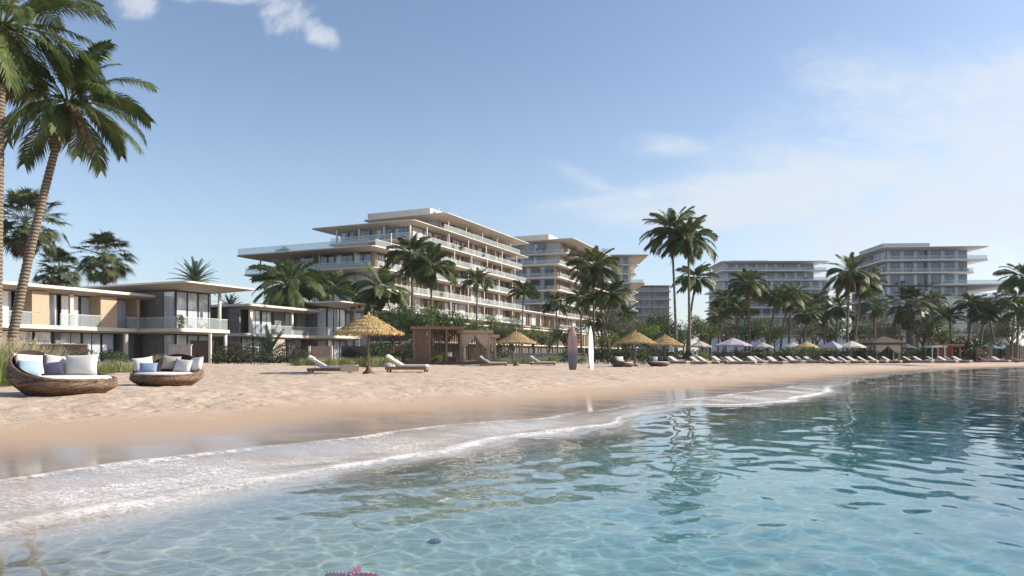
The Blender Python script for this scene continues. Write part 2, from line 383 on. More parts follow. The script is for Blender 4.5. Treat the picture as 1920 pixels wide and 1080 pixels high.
ridge = .035 * np.exp(-((s_arr + 1.5) / .16) ** 2)
film = gzz + .012 + .01 * np.exp(-((s_arr + .1) / .08) ** 2)
Z = np.where(s_arr > -1.5, film, np.maximum(wv, gzz + .012)) + ridge
blend = sstep(-2.3, -1.5, s_arr); Z = Z * blend + (1 - blend) * np.maximum(wv, gzz + .015)
Z = np.where(s_arr > 0, gzz - .03 * sstep(0, .12, s_arr) + .012 * (1 - sstep(0, .1, s_arr)), Z)
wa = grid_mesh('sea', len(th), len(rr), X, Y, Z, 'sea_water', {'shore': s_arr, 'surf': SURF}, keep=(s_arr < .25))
tag(wa, kind='structure')
# ---------------------------------------------------------------- plant materials
def leaf_mat(name, a, b_, trans=.28, rough=.5, sc=1.3):
    b = NB(name); P = b.tc(); f = b.noise(P, sc, 3, .6)
    oi = b.n('ShaderNodeObjectInfo').outputs['Random']
    c = b.mix(b.mr(f, .32, .68), a, b_); c = b.mix(b.math('MULTIPLY', oi, .35), c, tuple(x * .62 for x in a))
    p = b.pr(c, rough, None, Specular_IOR_Level=.35); t = b.n('ShaderNodeBsdfTranslucent'); b.l(c, t.inputs[0])
    b.end(b.mixsh(trans, p, t.outputs[0]))
leaf_mat('palm_leaf', (.05, .085, .03), (.16, .19, .06), .32)
leaf_mat('mid_leaf', (.075, .125, .04), (.18, .22, .07), .3, .5, 1.5)
leaf_mat('fan_leaf', (.045, .065, .028), (.12, .135, .05), .25)
leaf_mat('date_leaf', (.045, .08, .045), (.08, .12, .06), .2)
leaf_mat('dead_leaf', (.13, .085, .05), (.20, .14, .08), .15, .8)
leaf_mat('bright_leaf', (.12, .20, .04), (.26, .33, .06), .35, .5, 2)
leaf_mat('shrub_leaf', (.04, .075, .025), (.10, .14, .04), .28, .5, 2)
leaf_mat('dark_leaf', (.025, .045, .02), (.06, .085, .03), .22, .5, 2)
leaf_mat('purple_leaf', (.07, .035, .035), (.10, .09, .035), .2, .5, 1.2)
leaf_mat('olive_leaf', (.10, .12, .08), (.19, .20, .13), .3, .6, 2)
leaf_mat('grass_green', (.10, .15, .04), (.24, .27, .09), .3, .6)
leaf_mat('grass_straw', (.33, .28, .19), (.52, .46, .34), .3, .7)
plain('petal', (.62, .22, .28), .6, .2); plain('white_petal', (.75, .72, .66), .6, .1)
b = NB('palm_bark'); P = b.tc(); wv_ = b.n('ShaderNodeTexWave', bands_direction='Z'); wv_.inputs['Scale'].default_value = 2.3; wv_.inputs['Distortion'].default_value = 2.2; wv_.inputs['Detail'].default_value = 3; wv_.inputs['Detail Scale'].default_value = 2
b.l(P, wv_.inputs[0]); f = b.noise(P, 8, 5, .6)
c = b.mix(b.mr(b.math('ADD', b.math('MULTIPLY', wv_.outputs['Fac'], .6), b.math('MULTIPLY', f, .6)), .35, .8), (.08, .06, .042), (.24, .195, .145))
b.end(b.pr(c, .9, b.bump(wv_.outputs['Fac'], .8, .03)))
plain('bark', (.12, .09, .065), .9, .3, 6, .5, 20)

RNG = random.Random(11)
def leaflet(m, p, d, n, ln, w, droop, mi=0):
    """one narrow leaf: base p, direction d, blade normal n, bending down towards the tip"""
    s = d.cross(n)
    if s.length < 1e-4: s = Vector((1, 0, 0))
    s = s.normalized() * (w / 2)
    q = p + d * ln * .5 + Vector((0, 0, -droop * .25)) * ln; e = p + d * ln * .92 + Vector((0, 0, -droop)) * ln
    o = len(m.v); m.v += [tuple(p + s * .45), tuple(p - s * .45), tuple(q - s), tuple(q + s), tuple(e)]
    m.f += [(o, o + 1, o + 2, o + 3), (o + 3, o + 2, o + 4)]; m.mi += [mi, mi]
def frond(m, rng, base, az, el, L, bend, pairs, lw, leafl=.24, hang=.5, twist=0, vee=.35, wind=0, stem=.22):
    pts = []; p = Vector(base); n = 14; e = el; a = az
    for i in range(n + 1):
        pts.append(p.copy()); t = i / n
        e = el - bend * t ** 1.35; a = az + wind * t * t
        p = p + Vector((cos(a) * cos(e), sin(a) * cos(e), sin(e))) * (L / n)
    m.tube(pts, [.03 * (1 - i / (n + 1)) * (L / 3) + .006 for i in range(n + 1)], 3, 1, False)
    for k in range(pairs):
        t = stem + (1 - stem) * (k + .5) / pairs; f = t * n; i = min(int(f), n - 1); q = pts[i].lerp(pts[i + 1], f - i)
        T = (pts[i + 1] - pts[i]).normalized(); side = T.cross(Vector((0, 0, 1)))
        if side.length < .05: side = Vector((-sin(az), cos(az), 0))
        side.normalize(); up = side.cross(T).normalized()
        if twist:
            r = Matrix.Rotation(twist * t, 3, T); side = r @ side; up = r @ up
        prof = min(1, .45 + 2.4 * (t - stem)) * (1 - max(0, t - .55) * 1.35)
        ln = L * leafl * prof * rng.uniform(.85, 1.15)
        for sg in (-1, 1):
            d = (side * sg * .84 + T * (.5 + .35 * t) + up * vee * rng.uniform(.4, 1.1)).normalized()
            leaflet(m, q, d, up, ln, lw * rng.uniform(.8, 1.2), hang * rng.uniform(.6, 1.3))
def trunk_pts(h, lean, curve=1.6, n=10):
    return [Vector((lean[0] * (i / n) ** curve, lean[1] * (i / n) ** curve, h * i / n)) for i in range(n + 1)]
def ringed_trunk(h, lean, r0, r1, curve=1.6, rings=46, n=8):
    m = MB(); pts = []; rad = []
    for i in range(rings * 2 + 1):
        t = i / (rings * 2); pts.append(Vector((lean[0] * t ** curve, lean[1] * t ** curve, h * t - .25 * (1 - t))))
        rad.append((r0 + (r1 - r0) * min(1, t * 1.0) + r0 * .55 * max(0, 1 - t * 12)) * (1.07 if i % 2 else .95))
    m.tube(pts, rad, n); return m
def coco_crown(seed, L=3.2, nf=24, pairs=44, lw=.055, skirt=0, wind=0, tight=0):
    rng = random.Random(seed); m = MB()
    for i in range(nf):
        az = i * 2.39996 + rng.uniform(-.3, .3); u = (i + .5) / nf
        el = R(84) - u ** .9 * R(118 - tight * 45) + rng.uniform(-.1, .1)
        bend = R(58) + u * R(38) + rng.uniform(-.25, .25)
        if u > .75: bend = R(30) + rng.uniform(0, .3)
        frond(m, rng, (cos(az) * .12, sin(az) * .12, .1), az, el, L * rng.uniform(.85, 1.12) * (.8 if u < .15 else 1), bend, pairs, lw, .25, .35 + .35 * u, rng.uniform(-.9, .9), .25, wind * rng.uniform(.3, 1))
    return m
def dead_skirt(seed, L, n, pairs, lw):
    rng = random.Random(seed); m = MB()
    for i in range(n):
        az = i * 2.4 + rng.uniform(-.3, .3)
        frond(m, rng, (cos(az) * .14, sin(az) * .14, -.15 - .25 * rng.random()), az, R(-48) - rng.random() * .5, L * rng.uniform(.6, 1), R(35), pairs, lw, .18, .5, .5, 0)
    return m
def nuts(seed, n=7, r=.13):
    rng = random.Random(seed); m = MB()
    for i in range(n):
        a = i * 2.4; m.lathe([(0, -r * 1.2), (r * .8, -r * .7), (r, 0), (r * .7, r * .8), (0, r * 1.1)], 8, (cos(a) * .26, sin(a) * .26, -.18 - .1 * rng.random()))
    return m
def make_palm(label, h, lean, seed, L, nf=24, pairs=40, lw=.06, r0=.2, r1=.13, skirt=0, wind=0, tight=0, group=None, rings=46, curve=1.6):
    t = thing('coconut_palm', (0, 0, 0), label, 'palm tree', group)
    ringed_trunk(h, lean, r0, r1, curve, rings, 8).build('trunk', 'palm_bark', t, True)
    top = (lean[0], lean[1], h - .1)
    c = coco_crown(seed, L, nf, pairs, lw, 0, wind, tight).build('crown', ['palm_leaf', 'grass_green'], t); c.location = top
    nu = nuts(seed).build('coconut_cluster', 'dead_leaf', t, True); nu.location = top
    if skirt:
        s_ = dead_skirt(seed + 5, L * .62, skirt, pairs // 2, lw).build('dead_fronds', ['dead_leaf', 'dead_leaf'], t); s_.location = top
    return t
def fan_leaf(m, rng, base, az, el, pet, rad, nb=26, lw=.17):
    d = Vector((cos(az) * cos(el), sin(az) * cos(el), sin(el))); e = Vector(base) + d * pet + Vector((0, 0, -.12 * pet))
    m.tube([base, Vector(base).lerp(e, .5) + Vector((0, 0, .05 * pet)), e], [.03, .022, .018], 4, 1, False)
    tilt = rng.uniform(-.7, .1) - .3
    fw = Vector((cos(az) * cos(el + tilt), sin(az) * cos(el + tilt), sin(el + tilt))).normalized(); sd_ = fw.cross(Vector((0, 0, 1))).normalized(); up = sd_.cross(fw)
    for i in range(nb):
        a = -2.35 + 4.7 * i / (nb - 1); dd = (fw * cos(a) + sd_ * sin(a) + up * .12).normalized()
        leaflet(m, e, dd, up, rad * rng.uniform(.85, 1.1) * (1 - .12 * abs(a)), lw, .22 * rng.uniform(.4, 1.6))
def make_fan_palm(label, h, lean, seed, nl=46, pet=1.5, rad=1.0, r0=.22, group=None, mat='fan_leaf', dead=8):
    rng = random.Random(seed); t = thing('fan_palm', (0, 0, 0), label, 'palm tree', group)
    ringed_trunk(h, lean, r0, r0 * .8, 1.5, 30, 8).build('trunk', 'palm_bark', t, True)
    m = MB(); dm = MB()
    for i in range(nl):
        az = i * 2.4; u = (i + .5) / nl; el = R(86) - u * R(125)
        fan_leaf(m, rng, (0, 0, .1 * (1 - u)), az, el + rng.uniform(-.15, .15), pet * rng.uniform(.7, 1.15), rad)
    c = m.build('crown', [mat, 'grass_green'], t); c.location = (lean[0], lean[1], h)
    for i in range(dead): fan_leaf(dm, rng, (0, 0, -.2), i * 2.4 + .5, R(-55) - rng.random() * .4, pet * .8, rad * .75)
    c = dm.build('dead_fronds', ['dead_leaf', 'dead_leaf'], t); c.location = (lean[0], lean[1], h)
    return t
def make_date_palm(label, h, seed, L, nf=52, pairs=34, lw=.06, group=None, r0=.25):
    rng = random.Random(seed); t = thing('date_palm', (0, 0, 0), label, 'palm tree', group)
    ringed_trunk(h, (0, 0), r0, r0 * .9, 1.5, 20, 8).build('trunk', 'palm_bark', t, True)
    m = MB()
    for i in range(nf):
        u = (i + .5) / nf; el = R(86) - u ** .95 * R(100)
        frond(m, rng, (0, 0, 0), i * 2.4, el, L * rng.uniform(.88, 1.08), R(24) + u * R(28), pairs, lw, .13, .03, 0, .55, 0, .12)
    c = m.build('crown', ['date_leaf', 'grass_green'], t); c.location = (0, 0, h); return t
def clump(m, rng, c, rx, ry, rz, n, ls, mi=0, shell=.55):
    """leaf-sized faces through an uneven volume"""
    lobes = [(rng.uniform(-.6, .6), rng.uniform(-.6, .6), rng.uniform(-.1, .75), rng.uniform(.35, .62)) for _ in range(7)] + [(0, 0, .2, .7)]
    for _ in range(n):
        lx, ly, lz, lr = lobes[int(rng.random() * 8) % 8]
        a = rng.uniform(0, 2 * pi); z = rng.uniform(-1, 1); r = lr * (shell + (1 - shell) * rng.random()); q = sqrt(1 - z * z)
        p = Vector((c[0] + (lx + r * q * cos(a)) * rx, c[1] + (ly + r * q * sin(a)) * ry, max(.03, c[2] + (lz + r * z) * rz)))
        d = Vector((q * cos(a) + rng.uniform(-.7, .7), q * sin(a) + rng.uniform(-.7, .7), z + rng.uniform(-.5, .7))).normalized()
        leaflet(m, p, d, Vector((rng.uniform(-1, 1), rng.uniform(-1, 1), 1)).normalized(), ls * rng.uniform(.7, 1.4), ls * .55, .15, mi)
def make_bush(name, label, cat, seed, rx, ry, rz, n=900, ls=.16, mat='shrub_leaf', stems=5, group=None, flower=None):
    rng = random.Random(seed); t = thing(name, (0, 0, 0), label, cat, group)
    m = MB(); clump(m, rng, (0, 0, rz * .42), rx, ry, rz * .55, n, ls); m.build('foliage', mat, t)
    s_ = MB()
    for i in range(stems):
        a = i * 2.4; s_.tube([(.05 * cos(a), .05 * sin(a), -.15), (rx * .3 * cos(a), ry * .3 * sin(a), rz * .45), (rx * .5 * cos(a), ry * .5 * sin(a), rz * .8)], [.03, .02, .01], 4)
    s_.build('stem', 'bark', t)
    if flower:
        f = MB()
        for _ in range(40):
            a = rng.uniform(0, 6.28); q = rng.uniform(.4, .95); p = Vector((rx * q * cos(a), ry * q * sin(a), rz * rng.uniform(.4, 1.0)))
            leaflet(f, p, Vector((cos(a), sin(a), .5)).normalized(), Vector((0, 0, 1)), .1, .1, 0)
        f.build('flower', flower, t)
    return t
def make_tree(label, seed, h, rx, rz, n=2600, ls=.22, mat='olive_leaf', group=None, name='leafy_tree'):
    rng = random.Random(seed); t = thing(name, (0, 0, 0), label, 'tree', group)
    s_ = MB(); s_.tube([(0, 0, -.3), (.1, .05, h * .3), (.05, -.1, h * .6)], [.2, .14, .09], 7)
    m = MB()
    for i in range(9):
        a = i * 2.4; r = rx * rng.uniform(.35, .75); z = h * rng.uniform(.5, .88)
        s_.tube([(.08, 0, h * rng.uniform(.25, .5)), (r * .5 * cos(a), r * .5 * sin(a), z * .8), (r * cos(a), r * sin(a), z)], [.08, .05, .02], 5)
        clump(m, rng, (r * cos(a), r * sin(a), z), rx * .45, rx * .45, rz * .32, n // 9, ls)
    s_.build('trunk', 'bark', t, True); m.build('crown', mat, t); return t
def make_grass(name, label, cat, seed, n, h, spread, mat, w=.014, plume=None, group=None, lean=.45):
    rng = random.Random(seed); t = thing(name, (0, 0, 0), label, cat, group); m = MB(); pl = MB()
    for _ in range(n):
        a = rng.uniform(0, 2 * pi); r = spread * sqrt(rng.random()) * .5; p = Vector((r * cos(a), r * sin(a), -.02))
        hh = h * rng.uniform(.6, 1.1); o = lean * rng.uniform(.2, 1.1) * hh; d = Vector((cos(a) * o, sin(a) * o, hh))
        q = p + d * .55 + Vector((0, 0, .1 * hh)); e = p + d; s_ = Vector((-sin(a + .6), cos(a + .6), 0)) * w * .5
        k = len(m.v); m.v += [tuple(p + s_), tuple(p - s_), tuple(q - s_), tuple(q + s_), tuple(e)]; m.f += [(k, k + 1, k + 2, k + 3), (k + 3, k + 2, k + 4)]; m.mi += [0, 0]
        if plume and rng.random() < .3:
            for j in range(10):
                u = j / 10; pp = q.lerp(e, .4 + .7 * u); b_ = rng.uniform(0, 6.28)
                leaflet(pl, pp, Vector((cos(b_) * .5, sin(b_) * .5, .8)).normalized(), Vector((1, 0, 0)), .07 * h, .012 * h, .2)
    m.build('blades', mat, t)
    if plume: pl.build('plume', plume, t)
    return t
# ---------------------------------------------------------------- furniture materials
def wicker(name, a, b_):
    b = NB(name); P = b.tc(); f = b.noise(P, 22, 4, .6); g = b.noise(P, 2.5, 3, .5)
    c = b.mix(b.mr(f, .3, .7), a, b_); c = b.mix(b.mr(g, .35, .75, 0, .5), c, tuple(x * .55 for x in a))
    b.end(b.pr(c, .62, b.bump(f, .4, .004), Specular_IOR_Level=.35))
wicker('rattan', (.09, .055, .036), (.27, .18, .12)); plain('dark_core', (.05, .035, .028), .9)
def fabric(name, col, sc=180):
    b = NB(name); P = b.tc(); f = b.noise(P, sc, 2); g = b.noise(P, 3.5, 4, .6)
    c = b.mix(b.mr(g, .3, .75), tuple(x * .9 for x in col), col)
    b.end(b.pr(c, .95, b.bump(b.math('ADD', b.math('MULTIPLY', f, .25), g), .35, .02), Specular_IOR_Level=.15, Sheen_Weight=.15))
fabric('white_fabric', (.70, .67, .62)); fabric('blue_fabric', (.19, .28, .42)); fabric('pale_blue_fabric', (.30, .42, .50)); fabric('navy_fabric', (.05, .055, .09)); fabric('grey_fabric', (.55, .54, .54)); fabric('beige_fabric', (.50, .42, .34))
fabric('lilac_fabric', (.38, .35, .42)); fabric('sand_canvas', (.44, .40, .34)); fabric('cream_fabric', (.58, .53, .42)); fabric('far_white', (.50, .475, .43)); fabric('drape_fabric', (.62, .52, .42)); fabric('charcoal_fabric', (.08, .085, .1))  # the far loungers take a duller version of the white
b = NB('straw'); P = b.tc(); f = b.noise(b.map(P, (14, 14, 2.5)), 3, 4, .7); g = b.noise(P, 1.6, 3)
b.end(b.pr(b.mix(b.mr(f, .3, .72), (.26, .17, .07), (.66, .49, .24)), .9, b.bump(f, .5, .02), Specular_IOR_Level=.2))
def timber(name, a, b_, ax='Z', sc=(6, 6, .6), rough=.65):
    b = NB(name); P = b.tc(); f = b.noise(b.map(P, sc), 3, 5, .6, .4)
    b.end(b.pr(b.mix(b.mr(f, .3, .72), a, b_), rough, b.bump(f, .25, .008)))
timber('teak', (.17, .10, .06), (.30, .19, .115), sc=(1.2, 8, 8)); timber('dark_timber', (.055, .038, .028), (.12, .08, .055)); timber('pole_timber', (.14, .10, .07), (.26, .19, .13))

def make_nest(label, back=.98, front=.44, R0=1.06, seed=1):
    t = thing('nest_daybed', (0, 0, 0), label, 'daybed', 'woven nest daybeds on the sand'); rng = random.Random(seed)
    def rim(a):   # a=0 front, pi back
        u = .5 - .5 * cos(a); return front + (back - front) * (u ** 2.4)
    def prof(a, v):
        z = rim(a) * v; u = .5 - .5 * cos(a)
        r = R0 * (.60 + .40 * sin(min(1, v * 1.35) * pi / 2)) - R0 * .10 * max(0, v - .62) * (1 + 1.6 * u)
        return Vector((cos(a) * r, sin(a) * r * .97, z + .0))
    m = MB(); n, k = 56, 12
    for inner in (0, 1):
        o = len(m.v); f = .955 if not inner else .90
        for j in range(k + 1):
            for i in range(n):
                p = prof(2 * pi * i / n, j / k); m.v.append((p.x * f, p.y * f, p.z + (.03 * inner)))
        for j in range(k):
            for i in range(n):
                q = (o + j * n + i, o + j * n + (i + 1) % n, o + (j + 1) * n + (i + 1) % n, o + (j + 1) * n + i); m.f.append(q if not inner else q[::-1]); m.mi.append(0)
    m.f.append(tuple(range(n))[::-1]); m.mi.append(0)
    m.build('inner_shell', 'dark_core', t, True)
    w = MB()
    for s_, turns, cnt, rad in ((1, .95, 120, .0085), (1, 1.25, 64, .011), (1, .7, 40, .007)):
        for i in range(cnt):
            a0 = 2 * pi * (i + rng.uniform(-.25, .25)) / cnt; st = []; e = rng.uniform(-.10, .10)
            for j in range(13):
                v = j / 12; p = prof(a0 + s_ * (turns + e) * v ** .9 * 1.6, v); st.append((p.x, p.y, p.z))
            w.tube(st, rad * rng.uniform(.8, 1.3), 4, 0, False)
    w.build('woven_shell', 'rattan', t, True)
    r_ = MB(); ring = [prof(2 * pi * i / n, 1) for i in range(n + 1)]
    for d in (0, 1, 2):
        r_.tube([p + Vector((0, 0, .018 * sin(i * .9 + d * 2.1))) * 1 + Vector((p.x, p.y, 0)).normalized() * .018 * cos(i * .9 + d * 2.1) for i, p in enumerate(ring)], .019, 6, 0, False)
    r_.build('rim', 'rattan', t, True)
    c = MB(); c.lathe([(0, .20), (.80, .20), (.87, .23), (.90, .29), (.89, .37), (.84, .41), (.4, .425), (0, .43)], 40); c.build('seat_cushion', 'white_fabric', t, True)
    return t
def pillow_mesh(w, h, th_, seed=0):
    m = MB(); n = 12; rng = random.Random(seed)
    for sg in (1, -1):
        o = len(m.v)
        for j in range(n + 1):
            for i in range(n + 1):
                u, v = i / n * 2 - 1, j / n * 2 - 1
                pinch = 1 - .09 * (1 - abs(u) ** 2) * abs(v) ** 3 - .0; pinch2 = 1 - .09 * (1 - abs(v) ** 2) * abs(u) ** 3
                d = ((1 - u * u) * (1 - v * v)) ** .42 * th_ / 2
                m.v.append((u * w / 2 * pinch2, sg * d, v * h / 2 * pinch))
        for j in range(n):
            for i in range(n):
                q = (o + j * (n + 1) + i, o + j * (n + 1) + i + 1, o + (j + 1) * (n + 1) + i + 1, o + (j + 1) * (n + 1) + i); m.f.append(q if sg < 0 else q[::-1]); m.mi.append(0)
    return m
def pillow(label, root, local, az, tilt, w, h, mat, roll=0, th_=.2, group='throw pillows in the nest daybeds'):
    o = pillow_mesh(w, h, th_).build('pillow', mat, None, True)
    M = root.matrix_basis if False else Matrix.Translation(root.location) @ Matrix.Rotation(root.rotation_euler.z, 4, 'Z')
    # az: direction (in the daybed's frame) the face looks; tilt: leaning back
    Lm = Matrix.Translation(local) @ Matrix.Rotation(az + pi / 2, 4, 'Z') @ Matrix.Rotation(-tilt, 4, 'X') @ Matrix.Rotation(roll, 4, 'Y')
    o.matrix_world = M @ Lm; tag(o, label, 'pillow', group); return o
def make_thatch(label, RAD=1.55, h=2.85, zr=1.85, seed=1, strips=230, group=None, base=True):
    t = thing('thatched_parasol', (0, 0, 0), label, 'parasol', group); rng = random.Random(seed)
    MB().tube([(0, 0, -.2), (0, 0, h - .15)], [.045, .035], 8).build('pole', 'pole_timber', t, True)
    if base: MB().lathe([(0, 0), (.28, 0), (.26, .07), (.15, .14), (.08, .36), (.06, .38), (0, .38)], 20).build('base', 'dark_timber', t, True)
    def rz(r): return zr + (h - zr) * (1 - r / RAD) ** 1.02 if r < RAD else zr
    tiers = [(0.03, .42), (.26, .72), (.52, .98), (.80, 1.24), (1.05, 1.55)]
    sc_ = RAD / 1.55
    for ti, (ra, rb) in enumerate(tiers[::-1]):
        ra *= sc_; rb *= sc_
        m = MB(); n = int(strips * (.35 + .65 * rb / RAD))
        lift = .11 * ti
        for i in range(n):
            a = 2 * pi * i / n + rng.uniform(-.02, .02); w = 2 * pi * rb / n * 1.5; rb2 = rb * rng.uniform(.965, 1.03)
            za, zb = rz(ra) + .01, rz(rb) + .13 - rng.uniform(0, .05)
            ca, sa = cos(a), sin(a); nn = Vector((-sa, ca, 0))
            P0 = Vector((ra * ca, ra * sa, za)); P1 = Vector(((ra + rb) / 2 * ca, (ra + rb) / 2 * sa, (za + zb) / 2 + .03)); P2 = Vector((rb2 * ca, rb2 * sa, zb)); P3 = P2 + Vector((.02 * ca, .02 * sa, -rng.uniform(.06, .13)))
            o = len(m.v); wa = w * ra / rb
            for P_, ww in ((P0, wa), (P1, (w + wa) / 2), (P2, w), (P3, w * .6)):
                j = rng.uniform(-.01, .01); m.v += [tuple(P_ + nn * ww / 2 + Vector((0, 0, j))), tuple(P_ - nn * ww / 2 + Vector((0, 0, -j)))]
            for q in range(3): m.f.append((o + q * 2, o + q * 2 + 1, o + q * 2 + 3, o + q * 2 + 2)); m.mi.append(0)
        m.build('thatch_tier', 'straw', t)
    c = MB(); c.lathe([(.14, h - .13), (.07, h - .02), (.05, h + .1), (.02, h + .14), (0, h + .15)], 10); c.build('cap', 'straw', t, True)
    r = MB()
    for i in range(8):
        a = i * pi / 4 + .2; r.tube([(0, 0, h - .25), (RAD * .93 * cos(a), RAD * .93 * sin(a), zr + .0)], .018, 4, 0)
    r.build('ribs', 'pole_timber', t); return t
def make_lounger(label, group=None, mat='white_fabric', detail=True, pil=True):
    """head at -x, foot at +x"""
    t = thing('sun_lounger', (0, 0, 0), label, 'sun lounger', group)
    m = MB(); m.box(-1.05, 1.02, -.36, .36, .10, .24)
    if detail:
        for x in (-.98, .9): 
            for y in (-.34, .26): m.box(x, x + .09, y, y + .08, -.03, .1)
    m.build('frame', 'teak', t)
    c = MB(); pts = [(1.0, .245), (1.02, .30), (1.0, .355), (-.22, .36), (-.98, .80), (-1.05, .78), (-1.02, .70), (-.33, .245)]
    n = len(pts)
    for y in (-.34, .34): c.v += [(x, y, z) for x, z in pts]
    c.f = [tuple(range(n)), tuple(range(2 * n - 1, n - 1, -1))] + [(i, n + i, n + (i + 1) % n, (i + 1) % n) for i in range(n)]; c.mi = [0] * len(c.f)
    o = c.build('mattress', mat, t)
    b_ = o.modifiers.new('bevel', 'BEVEL'); b_.width = .03; b_.segments = 2
    if detail:
        s_ = MB(); s_.tube([(-.3, -.3, .2), (-.92, -.3, .70)], .018, 5); s_.tube([(-.3, .3, .2), (-.92, .3, .70)], .018, 5); s_.tube([(-.75, -.3, .55), (-.62, -.3, .14)], .015, 5); s_.tube([(-.75, .3, .55), (-.62, .3, .14)], .015, 5)
        s_.build('backrest_frame', 'teak', t)
    if pil:
        p = MB(); p.box(-.99, -.76, -.25, .25, .79, .86); p.v = [(x, y, z - .58 * (x + .98)) for x, y, z in p.v]; o = p.build('headrest', mat, t); b_ = o.modifiers.new('bevel', 'BEVEL'); b_.width = .03; b_.segments = 2
    return t
def make_canvas(label, RAD=1.6, h=2.7, zr=2.1, mat='lilac_fabric', sides=8, group=None, sq=False):
    t = thing('canvas_parasol', (0, 0, 0), label, 'parasol', group)
    MB().tube([(0, 0, -.2), (0, 0, h)], [.04, .03], 6).build('pole', 'pole_timber', t, True)
    m = MB(); n = sides
    for z_off, fl in ((0, False), (-.02, True)):
        o = len(m.v); m.v.append((0, 0, h + z_off))
        for i in range(n * 2):
            a = pi * i / n + (pi / 4 if sq else 0); r = RAD if i % 2 == 0 else RAD * cos(pi / n) * .97
            m.v.append((r * cos(a), r * sin(a), zr + (0 if i % 2 == 0 else .03) + z_off))
            
        for i in range(n * 2):
            j = (i + 1) % (n * 2); m.f.append((o, o + 1 + i, o + 1 + j) if not fl else (o, o + 1 + j, o + 1 + i)); m.mi.append(0)
    for i in range(n * 2):
        j = (i + 1) % (n * 2); a, b_ = m.v[1 + i], m.v[1 + j]; m.add([a, b_, (b_[0], b_[1], b_[2] - .14), (a[0], a[1], a[2] - .14)], [(0, 1, 2, 3)])
    m.build('canopy', mat, t)
    r = MB()
    for i in range(n): a = 2 * pi * i / n + (pi / 4 if sq else 0); r.tube([(0, 0, h - .12), (RAD * .97 * cos(a), RAD * .97 * sin(a), zr - .04)], .014, 4)
    r.build('ribs', 'pole_timber', t)
    MB().lathe([(0, 0), (.25, 0), (.25, .06), (.08, .1), (0, .1)], 12).build('base', 'dark_timber', t, True)
    return t
# ---------------------------------------------------------------- building materials
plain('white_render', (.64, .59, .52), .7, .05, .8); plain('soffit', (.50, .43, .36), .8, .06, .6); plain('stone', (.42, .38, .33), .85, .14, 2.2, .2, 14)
plain('grey_stone', (.20, .19, .185), .85, .12, 1.5, .2, 14); plain('roof_top', (.55, .52, .48), .9, .06); plain('dark_frame', (.045, .042, .04), .4, .1); plain('bronze', (.24, .175, .12), .45, .1, 2)
plain('beige_panel', (.33, .26, .19), .75, .1, 1.4); plain('grey_panel', (.40, .40, .41), .7, .08, 1); plain('interior', (.10, .09, .08), .9, .3, .7); plain('brown_wall', (.17, .12, .09), .8, .15, 2, .2, 10)
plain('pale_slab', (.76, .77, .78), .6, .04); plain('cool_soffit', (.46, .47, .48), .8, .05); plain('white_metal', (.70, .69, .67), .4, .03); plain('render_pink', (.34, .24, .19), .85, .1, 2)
timber('facade_timber', (.36, .265, .175), (.50, .385, .27), sc=(7, 7, .5)); timber('fin_timber', (.30, .21, .13), (.46, .34, .22), sc=(5, 5, .5))
def pane(name, dark, curtain, p_cur=.5, gloss=.06):
    b = NB(name); g = b.n('ShaderNodeNewGeometry'); r = g.outputs['Random Per Island']; P = g.outputs['Position']
    fold = b.noise(b.map(P, (6, 6, .15)), 2.2, 2, .5)
    cc = b.mix(b.mr(fold, .3, .7), tuple(c * .72 for c in curtain), curtain)
    sel = b.mr(r, 1 - p_cur - .02, 1 - p_cur + .02); dk = b.mix(b.mr(b.noise(P, .9, 3), .3, .7), tuple(c * .6 for c in dark), tuple(c * 1.5 for c in dark))
    b.end(b.pr(b.mix(sel, dk, cc), gloss, b.bump(b.noise(P, .5, 2), .04, .1), Specular_IOR_Level=.75, Coat_Weight=.6, Coat_Roughness=.03))
pane('pane_sea', (.05, .04, .032), (.38, .31, .24), .28); pane('pane_end', (.05, .09, .15), (.40, .50, .62), .4); pane('pane_villa', (.15, .19, .25), (.54, .59, .67), .78, .04)  # villa panes: bluish sky reflection painted into the curtain colour
b = NB('railing_glass'); tr = b.n('ShaderNodeBsdfTransparent'); tr.inputs[0].default_value = (.86, .90, .90, 1)
p = b.pr((.62, .66, .68), .06, None, Specular_IOR_Level=.6); b.end(b.mixsh(.22, tr.outputs[0], p))

def rrect(x0, x1, y0, y1, r=1.2, n=4):
    P = []
    for cx_, cy_, a0 in ((x1 - r, y1 - r, 0), (x0 + r, y1 - r, pi / 2), (x0 + r, y0 + r, pi), (x1 - r, y0 + r, 1.5 * pi)):
        P += [(cx_ + r * cos(a0 + pi / 2 * i / n), cy_ + r * sin(a0 + pi / 2 * i / n)) for i in range(n + 1)]
    return P
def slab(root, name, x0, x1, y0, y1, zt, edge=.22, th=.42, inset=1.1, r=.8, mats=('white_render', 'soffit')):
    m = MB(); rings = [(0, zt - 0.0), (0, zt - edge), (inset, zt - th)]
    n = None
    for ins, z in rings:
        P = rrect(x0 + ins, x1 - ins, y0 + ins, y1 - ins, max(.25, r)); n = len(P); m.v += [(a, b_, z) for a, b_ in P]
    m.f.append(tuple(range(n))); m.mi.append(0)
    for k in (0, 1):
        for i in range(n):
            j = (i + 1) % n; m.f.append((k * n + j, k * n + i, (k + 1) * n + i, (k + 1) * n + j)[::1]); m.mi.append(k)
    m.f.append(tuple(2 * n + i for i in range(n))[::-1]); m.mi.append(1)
    return m.build(name, list(mats), root)
